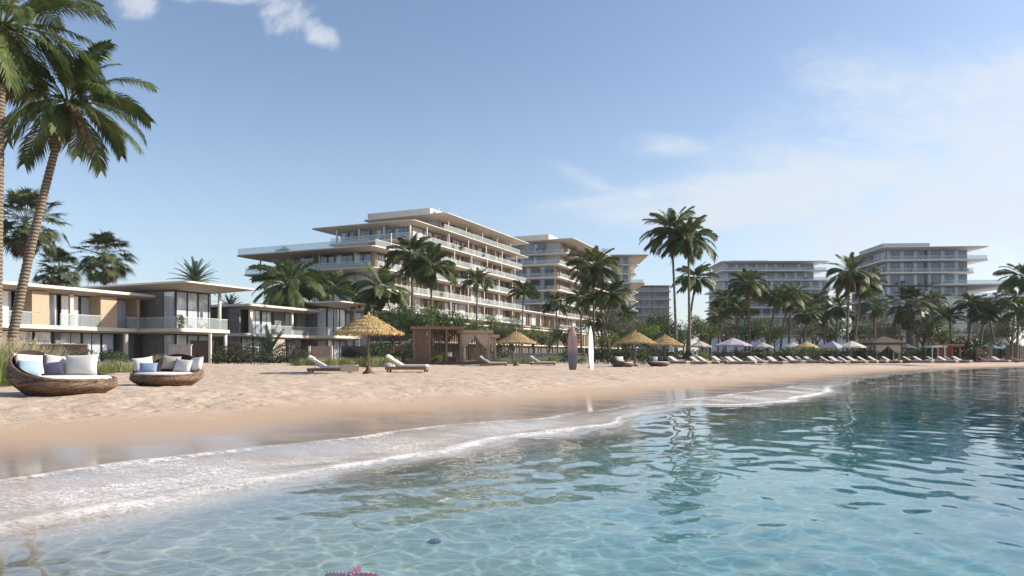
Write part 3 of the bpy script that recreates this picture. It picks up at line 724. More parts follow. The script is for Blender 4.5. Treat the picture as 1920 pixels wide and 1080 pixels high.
def railing(root, segs, z, h=1.05, post=True):
    m = MB()
    for (xa, ya, xb, yb) in segs:
        if abs(xa - xb) > abs(ya - yb): m.box(min(xa, xb), max(xa, xb), ya - .012, ya + .012, z, z + h, 0); m.box(min(xa, xb), max(xa, xb), ya - .03, ya + .03, z + h, z + h + .045, 1)
        else: m.box(xa - .012, xa + .012, min(ya, yb), max(ya, yb), z, z + h, 0); m.box(xa - .03, xa + .03, min(ya, yb), max(ya, yb), z + h, z + h + .045, 1)
    return m.build('balustrade', ['railing_glass', 'white_metal'], root)
class Win:
    def __init__(s, root): s.root = root; s.items = []
    def add(s, face, c, a0, a1, z0, z1, pmat, mull=2, fmat='dark_frame'):
        s.items.append((face, c, a0, a1, z0, z1, pmat, mull, fmat))
    def mesh(s, m, it, slots):
        face, c, a0, a1, z0, z1, pmat, mull, fmat = it; pi_, fi = slots.index(pmat), slots.index(fmat); t = .07
        sg = -1 if face in ('sea', 'end') else 1
        def bx(u0, u1, w0, w1, d0, d1, mi):
            lo, hi = sorted((c + sg * d0, c + sg * d1))
            if face in ('sea', 'back'): m.box(u0, u1, lo, hi, w0, w1, mi)
            else: m.box(lo, hi, u0, u1, w0, w1, mi)
        n = max(1, mull); w = (a1 - a0) / n
        for i in range(n): bx(a0 + i * w + t / 2 + .002, a0 + (i + 1) * w - t / 2 - .002, z0 + t + .002, z1 - t - .002, .02, .05, pi_)
        bx(a0, a1, z0, z0 + t, .0, .09, fi); bx(a0, a1, z1 - t, z1, .0, .09, fi)
        for i in range(n + 1): q = min(max(a0 + i * w, a0 + t / 2), a1 - t / 2); bx(q - t / 2, q + t / 2, z0 + t, z1 - t, .0, .085, fi)
    def flush(s, most=96):
        M = Matrix.Translation(s.root.location) @ Matrix.Rotation(s.root.rotation_euler.z, 4, 'Z')
        def d(it):
            face, c, a0, a1 = it[:4]; p = Vector(((a0 + a1) / 2, c, it[4])) if face in ('sea', 'back') else Vector((c, (a0 + a1) / 2, it[4]))
            return -(a1 - a0) * (it[5] - it[4]) / max(1, (M @ p).length) ** 2
        s.items.sort(key=d)
        slots = sorted({i[6] for i in s.items} | {i[8] for i in s.items})
        for it in s.items[:most]:
            m = MB(); s.mesh(m, it, slots); m.build('window', slots, s.root)
        rest = s.items[most:]
        if rest:
            m = MB()
            for it in rest: s.mesh(m, it, slots)
            tag(m.build('far_windows', slots, s.root), kind='stuff')
def storey(root, W_, x0, x1, y0, y1, z0, z1, rng, faces=('sea', 'end'), bay=4.0, fins=True, wall='beige_panel', endwall='grey_panel', pm=('pane_sea', 'pane_end'), solid=.16):
    """a storey: core walls, a window in each bay, solid panels and timber fins between them"""
    m = MB(); m.box(x0, x1, y0, y1, z0, z1)
    def panel(*a): MB().box(*a).build('wall_panel', endwall, root)
    for face in faces:
        horiz = face in ('sea', 'back'); a0, a1 = (x0, x1) if horiz else (y0, y1); c = {'sea': y0, 'back': y1, 'end': x0, 'far': x1}[face]
        sg = -1 if face in ('sea', 'end') else 1
        n = max(1, int(round((a1 - a0) / bay))); w = (a1 - a0) / n
        for i in range(n):
            u0, u1 = a0 + i * w, a0 + (i + 1) * w; q = rng.random()
            if i and i % 3 == 0:
                lo, hi = sorted((c - sg * .05, c + sg * 1.25)); e = rng.uniform(.0, .5)
                if horiz: m.box(u0 - .07, u0 + .07, lo, hi, z0 + .005, z1 - .02)
                else: m.box(lo, hi, u0 - .07, u0 + .07, z0 + .005, z1 - .02)
            if q < solid:
                lo, hi = sorted((c, c + sg * .12))
                if horiz: panel(u0 + .1, u1 - .1, lo, hi, z0 + .02, z1 - .02)
                else: panel(lo, hi, u0 + .1, u1 - .1, z0 + .02, z1 - .02)
                continue
            k0 = rng.uniform(0, .22) * w if q < .6 and solid > .1 else 0
            W_.add(face, c, u0 + .18 + k0, u1 - .18, z0 + .03, z1 - .08, pm[0] if horiz else pm[1], 3 if w > 3.4 else 2)
            if fins and horiz:
                for j in range(3):
                    lo, hi = sorted((c - sg * .05, c + sg * .55)); f = u0 + .09 + (k0 * j / 3 if k0 else 0) 
                    if j and not k0: continue
                    m.box(f - .045, f + .045, lo, hi, z0 + .01, z1 - .05, 1)
    m.build('wall', [wall, 'fin_timber'], root)
def columns(root, pts, z0, z1, r=.16, mat='white_render'):
    for x, y in pts: MB().tube([(x, y, z0), (x, y, z1)], r, 8).build('column', mat, root, True)
shrub_spots = []
def world_of(root, x, y, z):
    return Matrix.Translation(root.location) @ Matrix.Rotation(root.rotation_euler.z, 4, 'Z') @ Vector((x, y, z))

# ---------------------------------------------------------------- the large stepped apartment building
rng = random.Random(3)
A = thing('apartment_building', (-19.3, 137, 0), 'eight storey apartment building with tapering flat roofs, nearest and largest of the blocks', 'building', None, R(66.1))
WA = Win(A)
def z_(r): return r + 1.2
lv = [1.2 - .7, z_(4.8), z_(8.4), z_(12), z_(15.6), z_(19.2), z_(22.8), z_(26.4), z_(29.5)]
# x range, y range of each slab (its top = floor level)
slabs = {1: (-13, 54, -1.5, 15), 2: (-14, 54, -1.5, 17), 3: (-14, 112, -1.5, 21), 4: (-14.5, 54, -1.5, 29), 5: (-15.5, 54, -1.8, 29.8), 6: (-.5, 54, -.6, 20), 7: (-.2, 58.5, -.5, 24.6), 8: (10, 55, -2, 19)}
for k, (a, b_, c, d) in slabs.items():
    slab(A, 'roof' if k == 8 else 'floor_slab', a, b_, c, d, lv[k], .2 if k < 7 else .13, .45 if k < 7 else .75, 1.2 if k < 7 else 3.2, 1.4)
    if k in (2, 3, 4): MB().box(a + .30, a + .42, c + 1.2, d - (8 if k == 4 else 1.2), lv[k] + .002, lv[k] + .8).build('parapet', 'white_render', A)
    if k < 8: 
        segs = [(a + 1, c + .12, min(b_, 54) - 1, c + .12)]
        if k in (2, 3, 4, 5): segs.append((a + .12, c + 1, a + .12, d - 1))
        if k == 6: segs.append((a + .12, c + 1, a + .12, 19))
        if k == 7: segs = [(12, -.38, 52, -.38)]
        railing(A, segs, lv[k])
wl_ = {0: (-11, 52, 1, 14), 1: (-11, 52, .9, 14), 2: (-11, 52, 1.0, 14.5), 3: (-11.3, 52, .9, 16.5), 4: (-11.3, 52, 1.1, 17.5), 5: (2.5, 52, 1.6, 20), 6: (3, 51, 1.8, 19), 7: (14, 50, 2.2, 16)}
for k, (a, b_, c, d) in wl_.items():
    storey(A, WA, a, b_, c, d, lv[k], lv[k + 1] - (.45 if k + 1 < 7 else .75) - .003, rng, bay=3.9, solid=.14)
MB().box(-9, 54, 17.6, 22, lv[4], lv[5] - .46).build('wall', 'grey_panel', A)
MB().box(54, 111, .8, 15, .5, lv[3] - .46).build('wall', 'beige_panel', A)
for k in (0, 1, 2): storey(A, WA, 54.2, 111, .6, .79, lv[k], lv[k + 1] - .46, rng, faces=('sea',), bay=3.8)
columns(A, [(-12.5, 26), (-12.5, 12), (-12.5, 4)], lv[4], lv[5] - .45); columns(A, [(1, 1), (1, 7), (1, 13), (1, 18.5)], lv[6], lv[7] - .6, .2)
columns(A, [(x, .2) for x in range(6, 52, 9)], lv[6], lv[7] - .5, .13); columns(A, [(x, -.3) for x in range(14, 52, 8)], lv[7], lv[8] - .45, .13); columns(A, [(x, -.6) for x in range(-8, 50, 8)], lv[5], lv[6] - .4, .12)
for k in (3, 4, 2): columns(A, [(x, -.8) for x in range(-10, 50, 8)], lv[k], lv[k + 1] - .4, .12)
m = MB(); m.box(18, 42, 6.5, 23, lv[8] + .002 - 3.0, lv[8] + 3.1); m.box(19.5, 30, 5.9, 6.5, lv[8] + .004, lv[8] + 2.6); m.build('roof_plant_room', 'white_render', A)
MB().box(24.5, 24.6, 8, 8.1, lv[8] + 3.1, lv[8] + 4.6).build('mast', 'white_metal', A)
WA.flush(96)
for (x, y, k, s_) in [(-12, 20, 5, 1.3), (-12.5, 21.5, 5, 1.0), (-13, 19, 4, .9), (-13, 21, 4, .9), (-12.8, 15, 4, .7), (-12.6, 10, 4, .7), (-12.7, 7, 4, .7), (-12.6, 4.5, 4, .7), (-13.5, 1, 4, .9), (-.2 + 1.0, 5.5, 6, 1.5), (1.2, 7.5, 6, 1.1), (2, -.1, 5, .8),
                      (-3, -.9, 5, .9), (-6, -.9, 5, 1.0), (-9, -1, 5, 1.0), (16, -.3, 6, .9), (19, -.3, 6, 1.1), (30, -.3, 6, .9), (22, .4, 7, 1.1), (25, .4, 7, 1.2), (28, .4, 7, 1.0), (38, .4, 7, 1.0), (44, .4, 7, 1.0), (12, -1, 5, .9), (20, -1, 5, 1.0), (26, -1, 4, .9), (34, -1, 5, .9), (9, -1, 3, .9), (31, -1, 3, .8)]:
    shrub_spots.append((world_of(A, x, y, lv[k]), s_, 'near'))

# ---------------------------------------------------------------- the block behind it and its neighbours
def block(name, label, loc, rot, zs, sl_, wa_, faces, bay=4, fins=False, most=80, wall='beige_panel', endwall='grey_panel', rail_end=True, seed=1, solid=.15, top=.7, jit=0):
    t = thing(name, loc, label, 'building', None, R(rot)); w = Win(t); rng = random.Random(seed); n = len(zs)
    for k in range(1, n):
        a, b_, c, d = sl_[min(k, len(sl_)) - 1]; rf = k == n - 1
        if jit and not rf: a -= jit * rng.choice((0, .5, 1, 1.4)); c -= jit * rng.choice((0, 0, .8, 1.8)); d += jit * rng.choice((0, .6))
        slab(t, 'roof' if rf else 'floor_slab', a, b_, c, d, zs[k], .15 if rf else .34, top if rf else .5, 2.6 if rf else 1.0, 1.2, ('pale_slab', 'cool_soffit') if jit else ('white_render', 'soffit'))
        if not rf:
            sg = []
            if 'sea' in faces: sg.append((a + 1, c + .12, b_ - 1, c + .12))
            if 'end' in faces: sg.append((a + .12, c + 1, a + .12, d - 1))
            if 'back' in faces: sg.append((a + 1, d - .12, b_ - 1, d - .12))
            railing(t, sg, zs[k])
    for k in range(0, n - 1):
        a, b_, c, d = wa_[min(k + 1, len(wa_)) - 1]
        storey(t, w, a, b_, c, d, zs[k], zs[k + 1] - (top if k == n - 2 else .42) - .003, rng, faces, bay, fins, wall, endwall, solid=solid)
    w.flush(most); return t
lvB = [.5] + [z_(4.4 + 3.8 * i) for i in range(7)] + [z_(31.2), z_(35.4)]
lo = (0, 98, -1, 25); B = block('apartment_building', 'tall apartment building right behind the largest block with grey shaded end and flat canopy', (12.8, 208, 0), 67, lvB,
    [lo, lo, lo, lo, lo, lo, lo, (6, 60, -1.5, 25), (6, 62, -3.5, 26)], [(2.5, 96, 1.4, 24)] * 7 + [(8.5, 58, 1.5, 24)] * 2, ('sea', 'end'), 4.2, True, 95, 'beige_panel', 'grey_panel', seed=5)
m = MB(); m.box(16, 40, 8, 22, lvB[-1] + .003, lvB[-1] + 3.4); m.build('roof_plant_room', 'white_render', B)
MB().box(9.5, 14, 24.0, 24.6, 0, lvB[-1] - .8).build('stair_tower', 'grey_stone', B)
z2 = [.5] + [z_(3.4 * i) for i in range(1, 12)]
B2 = block('apartment_building', 'stepped cream apartment wing with thin canopies, left of the tall pair of palms', (46.2, 262, 0), 88, z2,
    [(0, 30, -.4, 24)] * 7 + [(0, 30, -3.2, 24), (0, 30, 0, 24), (0, 30, -.6, 24), (-1, 30, -4.2, 24)], [(2, 28, 2.2, 22)], ('end',), 4.2, False, 60, 'white_render', 'beige_panel', seed=6)
zc_ = [.5] + [z_(3.6 * i) for i in range(1, 9)] + [z_(31.2)]
C_ = block('apartment_building', 'dark grey glazed apartment building with a flat roof, farthest back behind the bare trees', (70, 312, 0), 88, zc_, [(0, 26, 0, 24)], [(1.2, 25, .8, 23)], ('end',), 2.6, False, 72, 'grey_stone', 'grey_stone', seed=7, solid=.25, top=.5)
zd = [.5] + [z_(5.4)] + [z_(9 + 3.85 * i) for i in range(9)]
D = block('apartment_building', 'pale apartment building with glass balconies and long thin roof, centre right behind the palms', (129, 298, 0), 89, zd,
    [(0, 24, -7.5, 42)] * 8 + [(-1, 24, -1, 41), (-2, 25, -3.5, 41.5)], [(2.4, 22, -4.5, 40.5)] * 8 + [(2.6, 22, 1.5, 39)] * 2, ('end',), 4.2, False, 95, 'grey_panel', 'grey_panel', seed=8, jit=1, solid=.04)
m = MB(); m.box(8, 20, 19, 35, zd[-1] + .003, zd[-1] + 1.5); m.build('roof_plant_room', 'grey_panel', D)
ze = [.5, z_(3.2), z_(6.7)] + [z_(6.7 + 3.8 * i) for i in range(1, 8)]
E_full = (-1.2, 30, -14, 28); E_up = (-.6, 30, -1.0, 28)
E = block('apartment_building', 'tall white apartment building with projecting canopies and blue glass, farthest right', (141.4, 216, 0), 86, ze,
    [(0, 30, -12, 27)] * 5 + [(-1.6, 30, -15, 12), (-.5, 30, .5, 28), (-1, 30, -1.5, 28), (-1.6, 32, -3, 28.4)], [(1.4, 28, -10, 26)] * 5 + [(2.2, 28, 1.8, 26)] * 4, ('end', 'back'), 3.9, False, 98, 'grey_panel', 'grey_panel', seed=9, jit=1, solid=.04)
m = MB(); m.box(4, 22, 12, 26, ze[-1] + .003, ze[-1] + 1.9); m.build('roof_plant_room', 'grey_panel', E)
for k in (1, 2, 3, 4):
    m = MB()
    for i in range(4): m.box(.05 , .12, 3.0 + i * 2.42, 3.0 + i * 2.42 + 2.34, ze[k] + 1.1, ze[k + 1] - .45)
    m.build('white_panel', 'white_metal', E)  # flat white panels in front of the lower storeys
for (x, y, k, s_) in [(.2, 17, 8, .9), (.1, 8, 8, .8), (0, 20, 7, .9), (.2, 25, 7, .9), (-.6, -5, 5, 1.2), (-.4, 4, 5, 1.0), (.2, 5, 7, 1.2), (0, 3, 7, .9), (.3, 8, 7, .8), (-.2, 12, 8, .9), (.2, 22, 6, 1.3), (.2, 24, 5, 1.3), (.4, -9, 6, 1.6), (.6, -13, 6, 1.6), (.5, 19, 4, 1.2), (0, 15, 6, .9), (.3, 9, 6, 1.1)]:
    shrub_spots.append((world_of(E, x, y, ze[k]), s_, 'right'))
for (x, y, k, s_) in [(.6, 4, 8, 1.1), (.6, 6, 8, .9), (.4, 3, 5, 1.0), (.4, 12, 6, 1.0), (.4, 18, 4, 1.0), (8, -.4, 7, 1.0), (14, -.4, 6, 1.1), (22, -.4, 5, 1.1), (7, -.4, 4, 1.0), (30, -.4, 7, 1.2), (34, -.4, 5, 1.1), (12, -.4, 5, 1.0), (26, -.4, 6, 1.1), (10, -2, 8, 1.2), (18, -1.2, 8, 1.1)]:
    shrub_spots.append((world_of(B, x, y, lvB[k]), s_, 'back'))
for (x, y, k, s_) in [(.3, 3, 9, 1.3), (.3, 9, 6, 1.0), (.3, 18, 9, 1.1), (.3, 28, 8, 1.0), (.3, 38, 9, 1.2), (.3, 36, 6, 1.1), (.3, 20, 5, 1.1), (.3, 5, 9, 1.1), (-.4, 6, 8, 1.0), (.3, 24, 8, 1.1), (.3, 12, 8, 1.0), (.3, 32, 7, 1.2)]:
    shrub_spots.append((world_of(D, x, y, zd[k]), s_, 'mid'))

# ---------------------------------------------------------------- long two storey terrace of beach residences
Rr_ = thing('terrace_residences', (-9.5, 129, 0), 'long low two storey terrace faced with upright timber slats under a white slab roof', 'building', None, R(65))
wR = Win(Rr_); rng = random.Random(21)
slab(Rr_, 'roof', -14, 107, -.6, 12, z_(6.1), .28, .5, .8, .5); slab(Rr_, 'floor_slab', -12, 105, -.9, 11, z_(2.55), .26, .45, .8, .5)
for z0, z1 in ((.5, z_(2.1)), (z_(2.55), z_(5.6))):
    m = MB(); m.box(-12, 105, 1.6, 11, z0, z1 - .004); m.build('wall', 'brown_wall', Rr_)
    i = -12
    while i < 104:
        wR.add('sea', 1.6, i + .2, i + 3.4, z0 + .1, z1 - .1, 'pane_sea', 2); i += 3.6
for k in range(64):
    if k % 8 in (3, 6): continue
    m = MB()
    for j in range(6):
        x = -11.8 + k * 1.83 + j * .3; m.box(x, x + .09, -.25, -.05, z_(2.56), z_(5.6))
    m.build('slatted_screen', 'fin_timber', Rr_)
columns(Rr_, [(x, -.45) for x in range(-10, 105, 11)], .4, z_(5.6), .14); wR.flush(60)

# ---------------------------------------------------------------- low pavilions on the right
def pavilion(label, loc, rot, L, h, glass=False, step=4.2):
    t = thing('beach_pavilion', loc, label, 'building', None, R(rot)); w = Win(t)
    slab(t, 'roof', -1, 10, -.5, L + .5, z_(h), .3, .5, .8, .3)
    MB().box(2, 9, 0, L, .4, z_(h) - .52).build('wall', 'white_render' if glass else 'brown_wall', t)
    n = int(L / step)
    for i in range(n):
        w.add('end', 2, .3 + i * step, (i + 1) * step - .3, .7, z_(h) - .7, 'pane_end', 3)
        if not glass: MB().box(-.6, -.3, i * step - .12, i * step + .12, .4, z_(h) - .52).build('column', 'white_render', t)
    if glass: MB().box(-.62, -.5, 0, L, .4, z_(h) - .52).build('glazed_front', 'frosted_glass', t)
    w.flush(95); return t
b = NB('frosted_glass'); P = b.tc(); b.end(b.pr(b.mix(b.mr(b.noise(b.map(P, (1, .35, 1)), 1.2, 3), .3, .7), (.34, .42, .50), (.50, .57, .63)), .25, Specular_IOR_Level=.6))
pavilion('long low pavilion with a pale frosted glass front behind the white canvas parasols', (85, 178, 0), 89, 36, 5.3, True)
pavilion('long low pavilion with white roof slab and posts under the right-hand tower', (121, 188, 0), 88, 36, 5.8)

# ---------------------------------------------------------------- villas
def villa(label, loc, rot, tilt_items, L0, L1, wing, seed, full=True):
    """local x runs along the beach, the sea side is at y=0 and below"""
    t = thing('beach_villa', loc, label, 'villa', None, R(rot)); w = Win(t); g0 = .45; zf, zr_ = z_(2.74), z_(6.2)
    slab(t, 'roof', L0, L1 + 1.2, -.9, 10, zr_, .26, .5, 1.2, .5); slab(t, 'floor_slab', L0, wing[0] - .004, -.2, 10, zf, .34, .5, .5, .3)
    x0, x1, y0 = wing
    slab(t, 'floor_slab', x0, x1, y0, 6, zf - .002, .34, .5, .6, .5); slab(t, 'canopy_roof', x0 - .6, x1 + 2.2, y0 - 1.4, 9, z_(7.2), .16, .62, 2.6, .6)
    MB().box(L0 + .2, L1 - .5, 2.6, 9, g0, zf - .51).build('ground_floor_wall', 'interior', t)
    MB().box(L0 + .2, L1 - .5, 2.6, 9, zf + .003, zr_ - .51).build('upper_floor_wall', 'interior', t)
    for (k, a, b_, kind) in tilt_items:
        z0, z1 = (g0, zf - .5) if k == 0 else (zf + .003, zr_ - .52)
        if kind == 'g': w.add('sea', 1.6, a, b_, z0, z1, 'pane_villa', 2 if b_ - a > 1.7 else 1)
        elif kind == 't': MB().box(a, b_, -.05 if k else 0, 1.5, z0, z1).build('timber_panel', 'facade_timber', t)
        elif kind == 's': MB().box(a, b_, .2, 2.6, z0, z1).build('stone_pier', 'stone', t)
        elif kind == 'd': MB().box(a, b_, 1.2, 2.6, z0, z1).build('dark_wall', 'grey_stone', t)
        elif kind == 'b': MB().box(a, b_, 1.0, 2.6, z0, z1).build('door', 'dark_timber', t)
        elif kind == 'c': MB().box(a, b_, .05, .35, z0, z1).build('column', 'white_render', t)
        elif kind == 'r': railing(t, [(a, -.02, b_, -.02)], zf)
    # corner room of the wing
    wx0, wx1, wy = x0 + 1.3, x1 - .6, y0 + 2.2
    for z0, z1 in ((g0, zf - .51), (zf + .004, z_(7.2) - .64)):
        MB().box(wx0 + .1, wx1 - .1, wy + .1, 5.8, z0, z1 - .003).build('room_wall', 'grey_stone' if full else 'grey_stone', t)
        a = wx0 + .1
        while a < wx1 - .3: w.add('sea', wy + .1, a + .02, min(a + 1.35, wx1 - .1), z0, z1 - .05, 'pane_villa', 1); a += 1.37
        w.add('end', wx0 + .1, wy + .12, wy + 1.7, z0, z1 - .05, 'pane_villa', 1)
    columns(t, [(x1 - 1.0, y0 + .7)], zf, z_(7.2) - .5, .17); columns(t, [(x1 - .5, y0 + .4)], g0 - .2, zf - .45, .17)
    railing(t, [(x0 + .5, y0 + .12, x1 - .5, y0 + .12), (x0 + .12, y0 + .5, x0 + .12, -.3), (x1 - .12, y0 + .5, x1 - .12, 3)], zf)
    MB().box(L0 + .3, L0 + 1, 8.4, 9.9, g0, zr_ - .51).build('end_wall', 'grey_stone', t)
    w.flush(95); return t
V1i = [(1, .2, 1.9, 'g'), (1, 2.1, 3.4, 'g'), (1, 2.6, 4.1, 't'), (1, 5.1, 5.9, 'g'), (1, 6.1, 6.4, 'c'), (1, 6.2, 8.0, 'g'), (1, 8.1, 9.6, 'g'), (1, 9.0, 10.7, 't'), (1, 11.8, 13.4, 'g'), (1, 12.9, 13.2, 't'), (1, 14.1, 15.2, 'd'), (1, -6, -4.5, 't'), (1, -4.3, -2.4, 'g'), (1, -2.2, 0, 'g'), (1, -10, -6.2, 'g'),
       (0, .1, 2.0, 'g'), (0, 2.1, 3.7, 'g'), (0, 3.8, 5.4, 'g'), (0, 5.5, 6.0, 'd'), (0, 6.1, 8.2, 'g'), (0, 8.3, 10.2, 'g'), (0, 10.3, 11.6, 'g'), (0, 11.7, 12.0, 'c'), (0, 12.1, 13.6, 'd'), (0, 13.6, 14.2, 'b'), (0, -10, -4, 'g'), (0, -3.9, 0, 'g'),
       (1, 0, 3.4, 'r'), (1, 5.1, 9.8, 'r'), (1, 11.8, 13.6, 'r'), (1, 14.1, 15.1, 'r'), (1, -10, -6.1, 'r'), (1, -4.4, 0, 'r')]
V1 = villa('two storey beach villa with timber panels and white roof, nearest on the left', (-42.5, 59, 0), 66.7, V1i, -12, 16, (13, 19.5, -5.9), 1)
V2i = [(1, 1.8, 3.6, 'g'), (1, 3.8, 5.6, 'g'), (1, 5.8, 7.6, 'd'), (1, 7.7, 8.0, 'c'), (1, 8.1, 10.0, 'g'), (1, 10.2, 12, 'd'), (0, .4, 2.2, 'g'), (0, 2.4, 4.0, 'g'), (0, 4.1, 6.5, 's'), (0, 6.6, 8.4, 'g'), (0, 8.5, 9.8, 'd'), (0, 9.9, 11.4, 'g'), (1, .2, .6, 'c'), (1, .3, 11.4, 'r')]
V2 = villa('grey walled beach villa with a glass balcony, half behind the big thatched parasol', (-31.2, 84.5, 0), 68, V2i, -.8, 12.5, (11, 17.5, -4.2), 2)
MB().box(-.6, -.35, 1.0, 16.5, .4, z_(5.7)).build('end_wall', 'grey_stone', V2)
slab(V2, 'roof', -1.4, 8, 10.2, 17.5, z_(6.15), .26, .5, .8, .4)
# garden walls
def wall(label, loc, rz, L, h, mat='brown_wall', cap='stone', th_=.25):
    t = thing('garden_wall', loc, label, 'wall', None, rz); MB().box(0, L, -th_ / 2, th_ / 2, -.4, h).build('wall_face', mat, t)
    MB().box(-.06, L + .06, -th_ / 2 - .05, th_ / 2 + .05, h, h + .07).build('coping', cap, t); return t
x, y = on(40, 46); wall('low brown garden wall with a pale coping behind the nearest nest daybed', (x, y, gz(x, y)), R(12), 3.9, 1.35, 'brown_wall')
x, y = on(0, 44); wall('low brown garden wall at the left edge behind the leaning palm', (x - 3.5, y, gz(x, y)), R(14), 3.4, 1.2, 'brown_wall')
x, y = on(358, 62); wall('dark slatted garden screen beside the white post under the nearest villa', (x, y, gz(x, y)), R(4), 1.9, 1.9, 'dark_timber', 'dark_timber')
x, y = on(318, 58); wall('pale stone planter wall before the nearest villa', (x, y, gz(x, y)), R(6), 1.7, 1.5, 'stone')
x, y = on(583, 66); wall('rust brown garden screen between two white posts behind the left lounger', (x, y, gz(x, y)), R(3), 1.9, 1.45, 'render_pink', 'render_pink')
x, y = on(640, 74); wall('long low dark garden wall behind the big thatched parasol', (x, y, gz(x, y)), R(8), 9.5, 1.6, 'brown_wall', 'brown_wall')
x, y = on(905, 84); wall('low beige wall of the planted terrace between the cabana and the surfboards', (x, y, gz(x, y)), R(14), 13, .9, 'stone')
x, y = on(395, 60); 

# ---------------------------------------------------------------- cabana with drapes
def drape(m, x0, x1, y, z0, z1, tie, sag, axis='x', n=26):
    """cloth gathered at one side at height tie; sag>0 gathers towards x0"""
    o = len(m.v); rows = 14
    for j in range(rows + 1):
        v = j / rows; z = z1 + (z0 - z1) * v; tt = (z1 - tie) / (z1 - z0)
        g = (1 - (v / tt) ** 1.6 * (1 - .16)) if v < tt else .16 + (v - tt) * .22
        for i in range(n + 1):
            u = i / n; w = (x1 - x0) * g
            x = x0 + w * u if sag > 0 else x1 - w * u
            d = .05 * sin(u * 34) * (.5 + .5 * v) + .02 * sin(u * 11 + j)
            m.v.append((x, y + d, z) if axis == 'x' else (y + d, x, z))
    for j in range(rows):
        for i in range(n):
            m.f.append((o + j * (n + 1) + i, o + j * (n + 1) + i + 1, o + (j + 1) * (n + 1) + i + 1, o + (j + 1) * (n + 1) + i)); m.mi.append(0)
def cabana(name, label, loc, rz, wx, wy, h, wood, cloth, roof='flat', panels=True, deck=True):
    t = thing(name, loc, label, 'cabana', None, rz)
    for x, y in ((0, 0), (wx, 0), (0, wy), (wx, wy)): MB().box(x - .07, x + .07, y - .07, y + .07, -.3, h - .25).build('post', wood, t)
    m = MB(); m.box(-.35, wx + .35, -.35, wy + .35, h - .25, h); 
    if roof == 'pyramid': m.add([(-.45, -.45, h), (wx + .45, -.45, h), (wx + .45, wy + .45, h), (-.45, wy + .45, h), (wx / 2, wy / 2, h + .8)], [(0, 1, 4), (1, 2, 4), (2, 3, 4), (3, 0, 4), (3, 2, 1, 0)])
    m.build('roof', wood, t)
    if deck: MB().box(-.7, wx + .7, -.8, wy + .2, -.2, .22).box(-.4, wx + .4, -1.2, -.8, -.2, .1).build('deck', 'dark_timber', t)
    if cloth:
        hw = wx / 2
        for sg, a, b_ in ((1, .08, hw), (-1, hw, wx - .08)):
            d = MB(); drape(d, a, b_, -.02, .25, h - .26, h * .45, sg); d.build('drape', cloth, t, True)
        for sg, a, b_ in ((1, .08, wy / 2), (-1, wy / 2, wy - .08)):
            d = MB(); drape(d, a, b_, wx + .02, .25, h - .26, h * .45, sg, 'y'); d.build('drape', cloth, t, True)
            d = MB(); drape(d, a, b_, -.02, .25, h - .26, h * .45, sg, 'y'); d.build('drape', cloth, t, True)
    if panels:
        m = MB()
        for i in range(int(wx / .16)): m.box(.1 + i * .16, .19 + i * .16, wy - .06, wy + .0, .2, h - .26)
        m.build('slatted_back', wood, t)
    return t
x, y = on(776, 60); PG = thing('timber_pavilion', (x, y, gz(x, y)), 'dark timber pavilion with a flat roof and slatted walls, left of the draped cabana', 'pavilion', None, R(7))
for px, py in ((0, 0), (1.35, 0), (2.75, 0), (3.95, 0), (0, 4), (3.95, 4), (1.35, 4)): MB().box(px - .08, px + .08, py - .08, py + .08, -.3, 2.98).build('post', 'teak', PG)
MB().box(-.3, 4.3, -.3, 4.4, 2.98, 3.22).build('roof', 'teak', PG)
m = MB()
for i in range(22):
    for a, b_ in ((.1, 1.25),):
        m.box(-.02, .05, .12 + i * .18, .21 + i * .18, .2, 2.97)
m.build('slatted_side', 'teak', PG)
m = MB()
for i in range(9): m.box(.12 + i * .13, .2 + i * .13, -.03, .03, .2, 2.97)
m.build('slatted_front', 'teak', PG)
m = MB()
for i in range(26): m.box(.1 + i * .15, .2 + i * .15, 3.97, 4.03, .2, 2.97)
m.build('slatted_back', 'teak', PG)
MB().box(-1.9, 4.9, -1.0, 4.4, -.2, .22).box(-1.6, 5.2, -1.45, -1.0, -.2, .08).build('deck', 'dark_timber', PG)
MB().box(1.6, 3.6, 1.6, 3.2, .221, .62).build('bench', 'dark_timber', PG)
o = pillow_mesh(.6, .45, .2).build('pillow', 'white_fabric', None, True); o.location = world_of(PG, 3.0, 1.8, .86) ; o.rotation_euler = (R(-14), 0, .1); tag(o, 'white pillow on the bench inside the dark timber pavilion', 'pillow')
x, y = on(864, 62.5); cabana('draped_cabana', 'beige cabana with tied back cloth drapes beside the dark timber pavilion', (x, y, gz(x, y)), R(8), 2.5, 2.4, 3.0, 'facade_timber', 'drape_fabric')
x, y = on(899, 66); cabana('draped_cabana', 'smaller beige cabana with one gathered drape, behind the third lounger', (x, y, gz(x, y)), R(8), 1.5, 2.0, 2.7, 'facade_timber', 'cream_fabric', panels=False)
# ---------------------------------------------------------------- nests, pillows, loungers, parasols near the viewer
def put(o, px, Y, rz=0, dz=0, scale=None):
    x, y = on(px, Y); o.location = (x, y, gz(x, y) + dz); o.rotation_euler = (0, 0, rz)
    if scale: o.scale = (scale,) * 3
    return o
N1 = put(make_nest('large woven rattan nest daybed with its high back to the left, nearest the camera', .93, .34, 1.02, 1), 119, 14.9, R(-10), -.02)
g = 'throw pillows in the nest daybeds'
def pil(label, root, x, y, z, az, tilt, w, h, mat, roll=0, th_=.2): pillow(label, root, (x, y, z - .125), az, tilt, w * .92, h * .86, mat, roll, th_)
pil('white pillow at the high left back of the nearest nest daybed', N1, -.62, -.22, .80, R(-22), R(28), .62, .52, 'white_fabric', R(6))
pil('pale blue pillow leaning in the nearest nest daybed', N1, -.42, -.42, .70, R(-34), R(34), .50, .44, 'pale_blue_fabric', R(10))
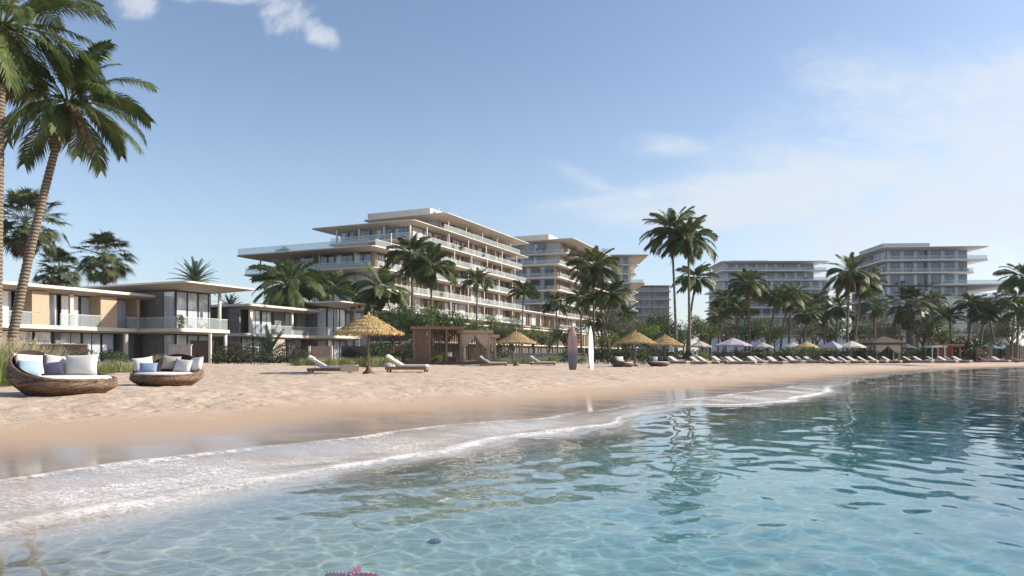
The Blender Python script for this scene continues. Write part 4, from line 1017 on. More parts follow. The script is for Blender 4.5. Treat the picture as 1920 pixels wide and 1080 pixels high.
pil('large cream white pillow upright in the middle of the nearest nest daybed', N1, .02, .46, .76, R(-80), R(14), .80, .56, 'white_fabric', R(-3), .24)
pil('small navy pillow tucked between the blue and the large white pillow', N1, -.36, .12, .68, R(-52), R(24), .42, .38, 'navy_fabric', R(-8))
pil('striped grey pillow against the back rim of the nearest nest daybed', N1, -.52, .36, .80, R(-40), R(25), .5, .46, 'grey_fabric', R(9))
N2 = put(copy_tree(N1, label='smaller looking woven nest daybed facing the camera, second from the left'), 314, 19.8, R(-86), -.02, .95)
pil('white pillow at the left end of the second nest daybed', N2, -.18, -.72, .74, R(28), R(20), .56, .50, 'white_fabric', R(-8))
pil('blue pillow at the left front of the second nest daybed', N2, .14, -.46, .64, R(8), R(24), .52, .38, 'blue_fabric')
pil('beige pillow in the middle back of the second nest daybed', N2, -.55, -.12, .78, R(0), R(18), .56, .48, 'beige_fabric', R(4))
pil('navy pillow half hidden at the middle of the second nest daybed', N2, -.38, .22, .70, R(-5), R(20), .46, .42, 'navy_fabric', R(12))
pil('light grey pillow at the right front of the second nest daybed', N2, -.05, .40, .70, R(-14), R(22), .58, .46, 'grey_fabric', R(5))
pil('white pillow at the right end of the second nest daybed', N2, -.2, .70, .74, R(-30), R(20), .52, .50, 'white_fabric', R(-7))
N3 = put(copy_tree(N1, label='dark woven nest daybed with its back to the left, right of the surfboards'), 1166, 52, R(-14), -.02, .9)
N4 = put(copy_tree(N1, label='dark woven nest daybed facing the camera, between two small thatched parasols far off'), 1235, 56, R(-88), -.02, .9)
for j, (ry, m_) in enumerate(((-.6, 'navy_fabric'), (-.2, 'grey_fabric'), (.2, 'navy_fabric'), (.6, 'navy_fabric'))):
    pil(['navy pillow at the left end of the far front-facing nest daybed', 'grey pillow left of centre in the far front-facing nest daybed', 'navy pillow right of centre in the far front-facing nest daybed', 'navy pillow at the right end of the far front-facing nest daybed'][j], N4, -.3, ry, .72, R(-20 * ry / .6), R(20), .5, .44, m_)
pil('white pillow in the far nest daybed right of the surfboards', N3, -.2, .2, .74, R(-60), R(20), .7, .46, 'white_fabric')

U1 = put(make_thatch('large thatched straw parasol with a tiered canopy on a wooden pole between two loungers', 1.6, 2.72, 1.78, 1, 230, 'thatched parasols on the sand'), 691, 33)
def parasol_copy(label, px, Y, s=1, rz=0): return put(copy_tree(U1, label=label), px, Y, rz, 0, s)
parasol_copy('thatched straw parasol with orange light on its edge, in front of the low terrace', 968, 57, 1.0, 1)
parasol_copy('thatched straw parasol above the dark nest daybed right of the surfboards', 1191, 56, 1.0, 2)
parasol_copy('thatched straw parasol farthest right, beside the foot of the tall pair of palms', 1247, 63, .98, 3)
L1 = put(make_lounger('white sun lounger with pale towel at its foot, left of the large thatched parasol', 'sun loungers on the sand'), 620, 34.3, R(2))
def lounger(label, px, Y, rz=0): return put(copy_tree(L1, label=label), px, Y, rz)
lounger('white sun lounger on the right of the large thatched parasol', 764, 35.5, R(-4))
lounger('white sun lounger before the beige draped cabana', 925, 54, R(2))
lounger('white sun lounger between the straw parasol and the pink surfboard', 1018, 58, R(-4))
t = MB();  # cream piece imitates the sunlit foot end beyond the parasol's shade
for i in range(10):
    for sgn in (0,): t.box(0 + i * .075, .075 + i * .075 - .001, -.37, .37, .362 + .006 * sin(i * 2), .378 + .006 * sin(i * 2))
for y0 in (-.385, .36): t.box(0.0, .74, y0, y0 + .025, .06, .385)
tw = t.build('towel', 'cream_fabric'); x, y = on(645, 34.3); tw.location = (x - .1, y, gz(x, y)); tw.rotation_euler = (0, 0, R(2)); tag(tw, 'cream towel hanging over the foot of the left lounger', 'towel')

# surfboards
def surfboard(label, px, Y, h, w, mat, rz, lean=0):
    t = thing('surfboard', (0, 0, 0), label, 'surfboard', 'surfboards standing in the sand', rz); m = MB(); n = 24; k = 10
    for j in range(n + 1):
        v = j / n; ww = w / 2 * max(.04, (sin(pi * min(1, max(0, v * .93 + .05))) ** .42)) * (1 if v < .75 else (1 - ((v - .75) / .25) ** 2.6 * .9))
        for i in range(k): a = 2 * pi * i / k; m.v.append((ww * cos(a), .045 * sin(a) * (1 if v < .85 else (1 - v) / .15 * .8 + .2) - .16 * max(0, v - .72) ** 1.5, h * v - .3 * 0 - .2))
    for j in range(n):
        for i in range(k): m.f.append((j * k + i, j * k + (i + 1) % k, (j + 1) * k + (i + 1) % k, (j + 1) * k + i)); m.mi.append(0)
    m.f += [tuple(range(k))[::-1], tuple(n * k + i for i in range(k))]; m.mi += [0, 0]
    m.build('board', mat, t, True)
    s_ = MB(); s_.box(-.012, .012, -.052, -.046, .15, h * .7); s_.build('stringer', 'pole_timber', t)
    f = MB(); f.add([(-.01, .04, .1), (.01, .04, .1), (.01, .04, .42), (-.01, .04, .42), (-.004, .24, .16), (.004, .24, .16)], [(0, 1, 2, 3), (0, 4, 5, 1), (1, 5, 2), (0, 3, 4), (3, 2, 5, 4)]); f.build('fin', 'charcoal_fabric', t)
    x, y = on(px, Y); t.location = (x, y, gz(x, y)); t.rotation_euler = (R(lean), 0, rz); return t
b = NB('board_pink'); sp = b.n('ShaderNodeSeparateXYZ'); b.l(b.tc(), sp.inputs[0]); f = b.mr(b.math('ADD', sp.outputs[2], b.math('MULTIPLY', b.noise(b.tc(), 4, 4), .3)), .95, 1.6)
c = b.mix(f, (.12, .10, .16), (.42, .25, .23)); c = b.mix(b.mr(sp.outputs[2], .45, .25), c, (.10, .075, .10)); b.end(b.pr(c, .25, Coat_Weight=.5))
b = NB('board_white'); b.end(b.pr(b.mix(b.mr(b.noise(b.tc(), 2, 3), .3, .7), (.66, .60, .54), (.78, .74, .69)), .25, Coat_Weight=.5))
surfboard('pink surfboard fading to dark purple below, standing upright in the sand', 1074, 42.2, 2.85, .62, 'board_pink', R(8), -3)
surfboard('narrow white surfboard standing upright right of the pink one', 1109, 42.4, 2.85, .62, 'board_white', R(52), -2)

# starfish on the sea bed
st = thing('starfish', (0, 0, 0), 'pink starfish lying in the shallow water at the bottom edge', 'starfish'); m = MB(); o = 0
rg = random.Random(5); n = 60; rings = [(1, 0), (.98, .02), (.72, .045), (.42, .06), (.15, .075)]
for q, z in rings:
    for i in range(n):
        a = 2 * pi * i / n; r = .055 + .17 * abs(cos(a * 2.5)) ** 3.2; rr2 = r * q if q > .9 else (.03 + (r - .03) * q); m.v.append((rr2 * cos(a), rr2 * sin(a), z * (.4 + .6 * (.055 / max(r, .055)) ** .3) + .012 * abs(cos(a * 2.5)) * (q > .3)))
m.v.append((0, 0, .085))
for j in range(4):
    for i in range(n): m.f.append((j * n + i, j * n + (i + 1) % n, (j + 1) * n + (i + 1) % n, (j + 1) * n + i)); m.mi.append(0)
for i in range(n): m.f.append((4 * n + i, 4 * n + (i + 1) % n, 5 * n)); m.mi.append(0)
plain('starfish_skin', (.62, .07, .10), .6, .35, 30, .6, 90); plain('starfish_knob', (.75, .38, .36), .6, .2)
m.build('body', 'starfish_skin', st, True)
k_ = MB()
for i in range(5):
    for j in range(6): a = 2 * pi * i / 5 ; r = .03 + j * .033; k_.lathe([(.010, 0), (.008, .008), (0, .012)], 6, (r * cos(a), r * sin(a), .075 - j * .006))
k_.build('spines', 'starfish_knob', st, True)
st_x, st_y = on(656, 4.14); st.location = (st_x, st_y, -.12); st.rotation_euler = (R(10), R(-4), R(12)); st.scale = (.8,) * 3
m = MB(); rg = random.Random(6)
m.lathe([(0, -.14), (.16, -.12), (.20, -.04), (.17, .03), (.09, .07), (0, .08)], 12); m.v = [(x * (1.15 + .2 * sin(z * 40)), y * .8, z) for x, y, z in m.v]
rk = m.build('rock', 'purple_rock', None, True) if plain('purple_rock', (.13, .09, .15), .8, .4, 9, .6, 20) else None
rk.location = (st_x - .04, st_y - .06, -.24); tag(rk, 'dark purple rock under the pink starfish', 'rock')
rg = random.Random(8)
for px, Yp, s_, lab in ((815, 5.2, .035, 'small dark pebble on the sea bed right of the starfish'), (1700, 5.3, .05, 'dark pebble on the sea bed under the clear water at the right')):
    m = MB(); m.lathe([(0, -.6), (.8, -.4), (1, 0), (.7, .4), (0, .55)], 10); m.v = [(x * s_ * 1.4, y * s_, z * s_) for x, y, z in m.v]
    o = m.build('pebble', 'purple_rock', None, True); x, y = on(px, Yp); o.location = (x, y, gz(x, y) + s_ * .3); tag(o, lab, 'pebble')

# ---------------------------------------------------------------- far sun loungers
far = [(1273, 66, 'white lounger beside the small orange-lit parasol at the foot of the tall palms'), (1313, 68, 'white lounger left in the pair before the yellow-green shrub under the tall palms'), (1328, 68, 'white lounger right in the pair before the yellow-green shrub under the tall palms'),
       (1352, 72, 'white lounger before the left side of the big lilac parasol'), (1368, 74, 'white lounger under the pole of the big lilac parasol'), (1379, 65, 'white lounger nearest the water below the big lilac parasol'), (1396, 65, 'second white lounger nearest the water, right of the lilac parasol pole'),
       (1420, 69, 'white lounger left in the pair right of the big lilac parasol'), (1434, 69, 'white lounger right in the pair right of the big lilac parasol'), (1457, 66, 'lone white lounger between the lilac parasol pair and the small white parasol'), (1480, 74, 'white lounger left in the pair under the small white parasol'), (1492, 74, 'white lounger right in the pair under the small white parasol'),
       (1511, 77, 'beige lounger among low bushes left of the striped lilac parasol'), (1524, 77, 'beige lounger right of the low bushes by the striped lilac parasol'), (1558, 71, 'white lounger left in the pair under the striped lilac parasol'), (1573, 71, 'white lounger right in the pair under the striped lilac parasol'),
       (1592, 73, 'lilac-white lounger left in the pair before the cream parasol'), (1607, 73, 'lilac-white lounger right in the pair before the cream parasol'), (1627, 78, 'white lounger between the cream parasol and the pyramid-roofed cabana'), (1646, 78, 'white lounger left before the pyramid-roofed cabana'), (1672, 80, 'low white lounger right before the pyramid-roofed cabana'),
       (1711, 84, 'white lounger left in the pair before the thick-trunked palm bushes'), (1731, 82, 'white lounger right in the pair before the thick-trunked palm bushes'), (1757, 84, 'white lounger in front of the small white pergola'), (1777, 80, 'white lounger between the white pergola and the orange hut'), (1790, 82, 'yellowish lounger in front of the orange timber hut'), (1804, 82, 'white lounger just right of the orange timber hut'),
       (1853, 90, 'pinkish lounger before the slatted timber screen at the far right'), (1877, 90, 'pinkish lounger before the blue parasols at the far right'), (1912, 92, 'white lounger at the right edge of the beach')]
FL = make_lounger('x', 'sun loungers in the far row along the beach', 'far_white', False, False)
for i, (px, Y, lab) in enumerate(far):
    o = FL if i == 0 else copy_tree(FL); o['label'] = lab; put(o, px, Y + 1.4 * sin(i * 5.1), R(-48 + 16 * sin(i * 3.3)))

# far canvas parasols
cp = [(1313, 78, 1.5, 'beige_fabric', 'small pinkish beige parasol right of the tall palm trunks'), (1375, 76, 2.3, 'lilac_fabric', 'widest grey-lilac canvas parasol over the far loungers'), (1430, 84, 1.5, 'sand_canvas', 'off-white canvas parasol half behind the big lilac one'), (1486, 82, 1.5, 'sand_canvas', 'small off-white canvas parasol before the frosted glass pavilion'),
      (1512, 80, 1.5, 'straw', 'beige canvas parasol under the bright green bush'), (1560, 76, 1.7, 'lilac_fabric', 'grey-lilac pointed canvas parasol left of the cream one'), (1597, 76, 1.7, 'cream_fabric', 'cream pointed canvas parasol with sunlit top'), (1862, 98, 1.3, 'blue_fabric', 'left blue parasol between the timber screens at the far right'), (1880, 99, 1.3, 'blue_fabric', 'right blue parasol between the timber screens at the far right'),
      (1700, 92, 1.4, 'charcoal_fabric', 'dark canvas parasol behind the thick-trunked palm')]
for i, (px, Y, rad, mt, lab) in enumerate(cp):
    h = 2.75 if rad > 2 else 2.45; rad *= .84
    put(make_canvas(lab, rad, h, h - .52 * rad ** .6 * 1.0, mt, 8 if i != 5 else 4, 'canvas parasols along the far beach'), px, Y, .3 * i)

# far huts and screens
x, y = on(1640, 84); cabana('draped_cabana', 'cabana with a dark pyramid roof and pale drapes at the far right', (x, y, gz(x, y)), R(-6), 3.0, 2.6, 2.4, 'dark_timber', 'cream_fabric', 'pyramid')
x, y = on(1748, 88); t = thing('white_pergola', (x, y, gz(x, y)), 'small white open pergola left of the orange timber hut', 'pergola', None, R(-4))
for a in (0, 1.5):
    for b_ in (0, 1.6): MB().box(a - .05, a + .05, b_ - .05, b_ + .05, -.2, 1.9).build('post', 'white_metal', t)
m = MB(); m.box(-.2, 1.7, -.2, 0, 1.9, 2.02); m.box(-.2, 1.7, 1.6, 1.8, 1.9, 2.02)
for i in range(7): m.box(-.1 + i * .28, 0 + i * .28, -.3, 1.9, 2.02, 2.12)
m.build('roof', 'white_metal', t)
plain('orange_timber', (.42, .17, .06), .7, .25, 6, .2, 20)
x, y = on(1773, 88); cabana('timber_hut', 'small orange-brown timber hut right of the white pergola', (x, y, gz(x, y)), R(-4), 1.7, 1.8, 2.3, 'orange_timber', None, 'flat')
def screen(label, px, Y, L, h, mat, rz=0, n=10):
    x, y = on(px, Y); t = thing('slatted_screen', (x, y, gz(x, y)), label, 'screen', 'slatted timber screens at the far right', rz); m = MB(); w = L / n
    for i in range(n): m.box(i * w, i * w + w * .72, -.03, .03, .05, h - .08)
    m.build('slats', mat, t); MB().box(-.05, L + .05, -.06, .06, h - .08, h).build('top_rail', mat, t)
    for a in (0, L): MB().box(a - .05, a + .05, .04, .14, -.2, h).build('post', mat, t)
screen('tall pinkish slatted timber screen left of the blue parasols', 1832, 94, 2.0, 2.2, 'render_pink'); screen('brown slatted timber screen right of the blue parasols', 1887, 96, 1.6, 2.2, 'brown_wall'); screen('pale green-brown slatted screen at the right edge', 1912, 97, 2.4, 2.2, 'beige_panel')
screen('dark slatted timber screen before the dense bushes, right of the orange hut', 1808, 99, 1.6, 1.9, 'dark_timber')

# ---------------------------------------------------------------- palms
# near palm P2: leaning trunk beside the villa
p2 = make_palm('tall coconut palm with a leaning ringed trunk beside the nearest daybed', 10.9, (2.25, .3), 4, 3.1, 34, 66, .05, .19, .13, 4, .25, 0, None, 60, 1.25)
put(p2, 12, 28)
p1 = make_palm('coconut palm at the left edge with its crown cut off by the corner', 13.0, (.1, .2), 9, 3.7, 32, 66, .055, .2, .14, 0, .25, 0, None, 60)
put(p1, -8, 26)
fp = make_fan_palm('broad fan palm behind the villa roof at the left edge, taller of the two', 16.6, (0, 0), 2, 70, 3.5, 1.9, .28, 'fan palms behind the nearest villa')
put(fp, 48, 86); fp2 = copy_tree(fp, label='round crowned fan palm behind the villa roof, right of the taller one'); put(fp2, 196, 92, 1.3, 0, .82); fp2.location.z -= .3
fp3 = copy_tree(fp, label='lower fan palm crown peeping over the villa roof between the two larger ones'); put(fp3, 112, 98, 2.6, 0, .74)
dp = make_date_palm('spiky date palm standing behind the flat canopy roof of the nearest villa', 9.6, 3, 3.3); put(dp, 366, 88)
dp2 = copy_tree(dp, label='low date palm between the two villas, behind the gap'); put(dp2, 432, 100, 1, 0, .74)

PX = 'coconut palms in the resort gardens'
# prototypes: (radius 3) reused at many distances
protos = [make_palm('p', h, ln, sd_, 3.2, nf + 13, 42, .085, .17, .11, sk, w_, tg, PX, 18) for (h, ln, sd_, nf, sk, w_, tg) in
          ((12, (.3, .2), 21, 26, 6, .2, 0), (12, (-.5, .3), 22, 22, 8, -.2, 0), (12, (1.2, 0), 23, 24, 10, .3, .2), (12, (-1.3, .2), 24, 26, 5, -.2, .3), (12, (.1, -.4), 25, 20, 0, .1, .6))]
used = set()
def palm(label, px, top, Y, k, r=None, rz=0):
    """px = foot column, top = row of the crown's heart, Y = distance"""
    o = protos[k] if k not in used else copy_tree(protos[k]); used.add(k); o['label'] = label
    x, y = on(px, Y); g0 = gz(x, y); H = (HOR - top) / FP * Y + ZC - g0; s_ = H / 12
    rs = (r / FP * Y) / 2.9 * 1.12 if r else 1
    o.location = (x, y, g0); o.rotation_euler = (0, 0, rz); o.scale = (1, 1, 1)
    ln = {0: (.3, .2), 1: (-.5, .3), 2: (1.2, 0), 3: (-1.3, .2), 4: (.1, -.4)}[k]
    for c in o.children:
        if c.name.split('.')[0] == 'trunk': c.scale = (1, 1, s_)
        else: c.location = (ln[0], ln[1], 11.9 * s_); c.scale = (rs,) * 3
    return o
P = [('dark palm left of the large block, over the grey villa', 540, 535, 96, 0, 62, 1), ('palm in the middle of three over the grey villa roof', 612, 545, 104, 4, 46, 2), ('palm on the right of three over the grey villa roof', 712, 543, 100, 1, 52, 3),
     ('slim tall palm left of the pair rising behind the dark timber pavilion', 774, 478, 88, 0, 46, 4), ('slim tall palm right in the pair rising behind the dark timber pavilion', 808, 500, 84, 1, 44, 5.2), ('palm before the sunlit balconies above the draped cabana', 893, 528, 118, 4, 30, .3), ('smaller palm before the balconies above the beige cabana, right end of the large block', 978, 548, 122, 4, 27, 1.9), ('small palm before the long terrace, left of the pink surfboard', 1046, 566, 126, 0, 25, 2.5),
     ('bushy tall palm right above the white surfboard', 1113, 500, 86, 0, 46, .7), ('shorter palm with a leaning trunk right of the white surfboard', 1128, 552, 84, 2, 34, 0), ('low palm leaning left behind the shorter palm above the white surfboard', 1142, 562, 90, 3, 28, .2),
     ('tallest free-standing palm against the sky, left of the tall pair', 1268, 432, 82, 1, 50, 0), ('tall palm right of the pair with a dark skirt of dead fronds', 1293, 446, 80, 0, 50, 1.2), ('medium palm half hidden under the tall pair', 1287, 522, 86, 2, 36, 0),
     ('low dark palm left of the palm row before the long pale block', 1380, 582, 92, 4, 30, 2), ('first tall palm of the row before the long pale block', 1406, 532, 88, 0, 34, 3), ('second palm of the row before the long pale block', 1438, 556, 90, 3, 28, 3), ('third palm of the row, leaning right', 1462, 563, 94, 2, 28, 0), ('fourth palm of the row before the long pale block', 1478, 556, 96, 1, 27, 4),
     ('smaller dark palm between the palm row and the big right-hand pair', 1523, 566, 110, 4, 24, 1), ('small palm left of the big right-hand pair', 1566, 578, 96, 0, 28, 5), ('taller palm of the big right-hand pair before the white tower', 1588, 514, 88, 1, 40, 2.2), ('right palm of the big right-hand pair, leaning right', 1600, 532, 90, 2, 36, 0),
     ('palm left of the group before the white tower base', 1816, 572, 98, 4, 26, 1.6), ('second palm of the group before the white tower base', 1836, 588, 96, 2, 24, .4), ('leaning palm in the group before the white tower base', 1868, 578, 98, 3, 26, 0), ('palm with a dark crown near the right edge', 1896, 560, 96, 1, 30, 3), ('low palm with a drooping crown near the right edge', 1906, 582, 92, 0, 30, 5), ('palm cut off by the right edge of the photo', 1926, 520, 70, 0, 38, 1)]
P += [('small dark palm at the left foot of the long pale block', 1346, 596, 104, 4, 24, 1.1), ('slim palm between the tall pair and the palm row', 1362, 560, 112, 0, 24, 2.2), ('low palm between the fourth row palm and the middle gap', 1506, 590, 100, 1, 24, 3.1), ('low palm right of the small dark middle palm', 1546, 588, 104, 0, 25, .6), ('palm between the big right-hand pair and the thick-trunked palm', 1640, 576, 106, 1, 27, 1.6),
      ('palm just right of the thick-trunked palm', 1752, 566, 110, 0, 26, 2.9), ('low palm left of the group at the white tower base', 1786, 594, 100, 4, 24, 4.1), ('slim palm behind the bushy tall palm above the surfboards', 1090, 560, 112, 0, 26, 3.7), ('low palm right of the leaning palm above the surfboards', 1168, 590, 100, 1, 24, 5)]
for a in P: palm(*a)
for k in range(5):
    if k not in used: bpy.data.objects.remove(protos[k])
cw = make_fan_palm('thick-trunked broad palm with a wide spreading crown before the white tower', 7.4, (0, 0), 7, 50, 2.5, 1.2, .5, None, 'fan_leaf', 16); put(cw, 1706, 96)
cw.scale = (1.05, 1.05, 1.0)
yg = make_date_palm('young feathery palm with arching leaves before the grey villa', .7, 6, 3.1, 22, 40, .055, None, .18); put(yg, 506, 66)

# ---------------------------------------------------------------- trees and shrubs
T1 = make_tree('bright green small tree right of the white surfboard, behind the thatched parasols', 31, 4.6, 1.9, 3.0, 1600, .2, 'bright_leaf', None); put(T1, 1214, 84)
T2 = make_tree('grey-green bare looking tree left of the tall palm pair', 32, 7.5, 3.4, 5.0, 4200, .2, 'olive_leaf', 'grey-green trees before the far blocks'); put(T2, 1185, 112)
for lab, px, Y, s_, rz in (('grey-green tree behind the bright small tree', 1232, 118, 1.0, 1), ('grey-green tree right of the tall palm pair', 1332, 108, .95, 2), ('grey-green tree between tall palm trunks', 1282, 125, .8, 3), ('grey-green tree behind the second and third palms of the row', 1452, 130, 1.0, 4), ('grey-green tree behind the small dark palm in the middle right', 1530, 128, 1.05, 5), ('grey-green tree left of the thick-trunked palm', 1648, 125, 1.0, .6), ('grey-green tree right of the thick-trunked palm', 1752, 122, 1.0, 1.7), ('grey-green tree behind the right-hand palm group', 1872, 124, .9, 2.8)):
    put(copy_tree(T2, label=lab), px, Y, rz, 0, s_)
T3 = make_tree('dark leafy tree beside the dark timber pavilion, right of the big thatched parasol', 33, 5.6, 2.6, 3.6, 2800, .22, 'shrub_leaf', 'leafy trees by the pavilion'); put(T3, 735, 72)
T4 = make_tree('x', 36, 5.4, 2.5, 3.6, 2600, .22, 'mid_leaf', 'leafy trees by the pavilion')
for lab, px, Y, s_, rz in (('leafy tree behind the dark timber pavilion roof', 790, 74, 1.05, 1), ('leafy tree over the flat roof of the timber pavilion', 838, 76, 1.0, 2), ('leafy tree on the terrace above the draped cabana', 880, 100, 1.15, 3), ('leafy tree on the terrace between cabana and straw parasol', 935, 108, 1.15, 4), ('leafy tree on the terrace behind the straw parasol', 1000, 116, .95, 5), ('dark round tree right behind the straw parasol before the terrace', 962, 70, .62, 2.2), ('leafy tree left of the pink surfboard', 1062, 90, .78, .4),
                           ('dark leafy tree at the left of the thatched parasols', 1140, 74, .6, 1.4), ('dark leafy tree behind the dark nest daybed', 1175, 78, .62, 3.4), ('dark leafy tree between the two small thatched parasols', 1222, 80, .6, 4.4), ('dark leafy tree at the foot of the tall palms', 1268, 86, .66, 5.4)):
    put(copy_tree(T4 if rz in (1, 3, 4, 5, 1.4, 5.4) else T3, label=lab), px, Y, rz, 0, s_)
B1 = make_bush('shrub', 'x', 'shrub', 41, 1.3, 1.3, 1.5, 900, .15, 'shrub_leaf', 5, 'green shrubs behind the beach'); B2_ = make_bush('shrub', 'x', 'shrub', 42, 1.1, 1.1, 1.25, 800, .15, 'bright_leaf', 5, 'bright green shrubs'); B3 = make_bush('shrub', 'x', 'shrub', 43, 1.4, 1.2, 1.3, 900, .15, 'dark_leaf', 5, 'dark shrubs behind the far loungers')
first = {}
def shrub(kind, label, px, Y, s_=1, rz=0):
    src = {'g': B1, 'b': B2_, 'd': B3}[kind]
    o = src if kind not in first else copy_tree(src); first[kind] = 1; o['label'] = label; put(o, px, Y, rz, 0, 1)
    if px > 1100: s_ *= 1.22 if kind == 'd' else 1.1
    o.scale = (s_, s_, s_ * 1.0); return o
shr = [('b', 'rounded yellow-green shrub before the garden wall behind the nearest daybed', 84, 36, .78), ('g', 'green shrub at the left behind the grey-green grasses', 150, 40, .7), ('g', 'low shrub between the two nest daybeds', 222, 40, .62), ('d', 'dark potted looking shrub against the villa glass', 205, 54, .85), ('g', 'leafy shrub by the white post under the villa balcony', 428, 66, 1.0), ('b', 'bright leafy shrub before the gap between the villas', 402, 74, .9),
       ('g', 'shrub with big leaves above the hedge before the grey villa', 455, 72, 1.0), ('g', 'shrub right of the hedge behind the left lounger', 572, 62, .8), ('d', 'dark shrub in shade behind the big parasol', 655, 72, 1.1), ('g', 'sunny shrub right of the big parasol pole', 712, 66, 1.3), ('b', 'bright shrub between the grey villa and the timber pavilion', 752, 84, 1.7), ('d', 'dark shrub left of the timber pavilion deck', 752, 60, .9),
       ('g', 'shrub on the left of the timber pavilion roof', 792, 68, 1.6), ('b', 'yellow-green plant inside the dark timber pavilion', 822, 61.5, .62), ('b', 'bright shrub on the terrace above the cabana', 908, 112, 1.5), ('g', 'shrub left under the straw parasol before the terrace', 940, 72, .85), ('b', 'bright low plant right of the straw parasol', 1004, 70, .5), ('b', 'lime green low plant between lounger and pink surfboard', 1038, 66, .65), ('b', 'lime green plant right of the pink surfboard', 1090, 64, .6), ('g', 'shrub behind the pink surfboard', 1060, 76, 1.0),
       ('g', 'shrub behind the white surfboard', 1118, 74, 1.05), ('d', 'dark shrub left of the dark nest daybed', 1138, 70, 1.0), ('d', 'dark shrub directly behind the dark nest daybed', 1168, 68, 1.0), ('g', 'green shrub right of the thin parasol pole by the dark daybed', 1204, 66, .9), ('d', 'dark shrub behind the front-facing far daybed', 1232, 72, 1.0), ('d', 'dark shrub right of the front-facing far daybed', 1262, 74, 1.0), ('d', 'dark shrub at the foot of the tall palm pair', 1292, 76, 1.0),
       ('b', 'yellow-green shrub under the small pinkish parasol', 1320, 74, .85), ('d', 'dark shrub left behind the big lilac parasol', 1348, 82, .95), ('g', 'green shrub right behind the big lilac parasol', 1372, 84, .9), ('d', 'dark shrub between lilac and white parasols', 1398, 82, .95), ('d', 'dark shrub left of the white parasol posts', 1422, 80, .9), ('g', 'green shrub before the frosted pavilion', 1446, 84, 1.0), ('d', 'dark shrub left of the small white parasol', 1466, 84, .9), ('g', 'green shrub right of the small white parasol', 1498, 84, 1.0),
       ('b', 'bright rounded bush above the beige parasol', 1532, 88, 1.7), ('g', 'green bush left below the bright rounded bush', 1516, 90, 1.3), ('d', 'dark bush behind the grey-lilac parasol', 1548, 84, 1.1), ('d', 'dark bush between the lilac and cream parasols', 1578, 84, 1.1), ('g', 'green bush above the cream parasol', 1614, 92, 1.6), ('d', 'dark bush right of the cream parasol', 1622, 84, 1.1), ('d', 'dark bush left of the pyramid-roofed cabana', 1636, 88, 1.2), ('d', 'dark bush right of the pyramid-roofed cabana', 1692, 88, 1.0),
       ('g', 'olive bush at the foot of the thick-trunked palm', 1718, 90, 1.2), ('g', 'olive bush left of the white pergola', 1736, 92, 1.2), ('d', 'tall dark bush right of the orange hut', 1812, 96, 2.0), ('g', 'yellowish bush on top right of the tall dark bush', 1842, 100, 2.0), ('d', 'dark bush left of the tall dark bush', 1798, 100, 1.7), ('d', 'dark bush behind the pinkish screen', 1826, 99, 1.6), ('g', 'green bush behind the blue parasols', 1866, 104, 1.7), ('d', 'dark bush behind the brown screen', 1890, 104, 1.6), ('g', 'green bush at the right edge behind the screens', 1916, 104, 1.6),
       ('d', 'dark bush behind the lounger pair under the palm row', 1408, 90, 1.2), ('g', 'green bush at the foot of the palm row', 1470, 92, 1.2), ('d', 'dark bush below the thick-trunked palm, left side', 1672, 94, 1.2), ('d', 'dark bush between the thick-trunked palm and the pergola', 1756, 98, 1.3)]
for i, (k, lab, px, Y, s_) in enumerate(shr): shrub(k, lab, px, Y, s_, i * 1.3)
SB = make_bush('terrace_shrub', 'x', 'shrub', 44, .8, .8, 1.0, 260, .2, 'shrub_leaf', 3, 'shrubs planted on the balconies and roofs')
words_ = {'back': 'leafy shrub on a balcony of the apartment block right behind the largest one', 'near': 'leafy shrub growing on a balcony of the largest apartment building', 'right': 'leafy shrub on a balcony of the tall white building at the far right', 'mid': 'leafy shrub on a balcony of the long pale building in the middle right'}
grp = {'back': 'shrubs on the balconies of the second block', 'near': 'shrubs on the balconies of the largest building', 'right': 'shrubs on the balconies of the far right building', 'mid': 'shrubs on the balconies of the middle right building'}
for i, (p_, s_, w_) in enumerate(shrub_spots):
    o = SB if i == 0 else copy_tree(SB); o['label'] = words_[w_]; o['group'] = grp[w_]; o.location = p_; o.rotation_euler = (0, 0, i * 1.7); o.scale = (s_,) * 3
more = [('leafy tree low behind the third straw parasol', 1158, 98, .9), ('leafy tree behind the fourth straw parasol', 1246, 100, .85), ('leafy tree right of the foot of the tall palm pair', 1318, 100, .8), ('leafy tree above the big lilac parasol', 1356, 112, .85), ('leafy tree above the gap right of the big lilac parasol', 1398, 108, .8), ('leafy tree above the white canvas parasols', 1440, 106, .82), ('leafy tree left of the bright rounded bush', 1500, 108, .85), ('leafy tree right of the bright rounded bush', 1552, 110, .85),
        ('leafy tree behind the cream parasol', 1600, 112, .9), ('leafy tree behind the pyramid-roofed cabana', 1662, 110, .9), ('leafy tree right behind the thick-trunked palm', 1730, 112, .95), ('leafy tree behind the white pergola', 1768, 112, .8), ('leafy tree behind the palm group at the right', 1846, 112, .85), ('leafy tree behind the palms at the right edge', 1896, 112, .95),
        ('leafy tree left of the pink surfboard behind the terrace hedge', 1030, 98, .7), ('leafy tree above the straw parasol by the terrace', 958, 102, 1.0), ('leafy tree behind the palms above the white surfboard', 1128, 104, 1.0), ('leafy tree behind the grey villa, left side', 470, 112, .95), ('leafy tree behind the grey villa, right of its canopy roof', 752, 100, 1.25)]
for i, (lab, px, Y, s_) in enumerate(more): put(copy_tree((T2, T3, T4)[i % 3], label=lab if i % 3 else lab.replace('leafy', 'grey-green'), group='leafy trees by the pavilion' if i % 3 else None), px, Y, i * 1.9, 0, s_ * (1.35 if i % 3 else 1) * (1 if px > 1100 else .8))
for c in list(T4.children): bpy.data.objects.remove(c)
bpy.data.objects.remove(T4)
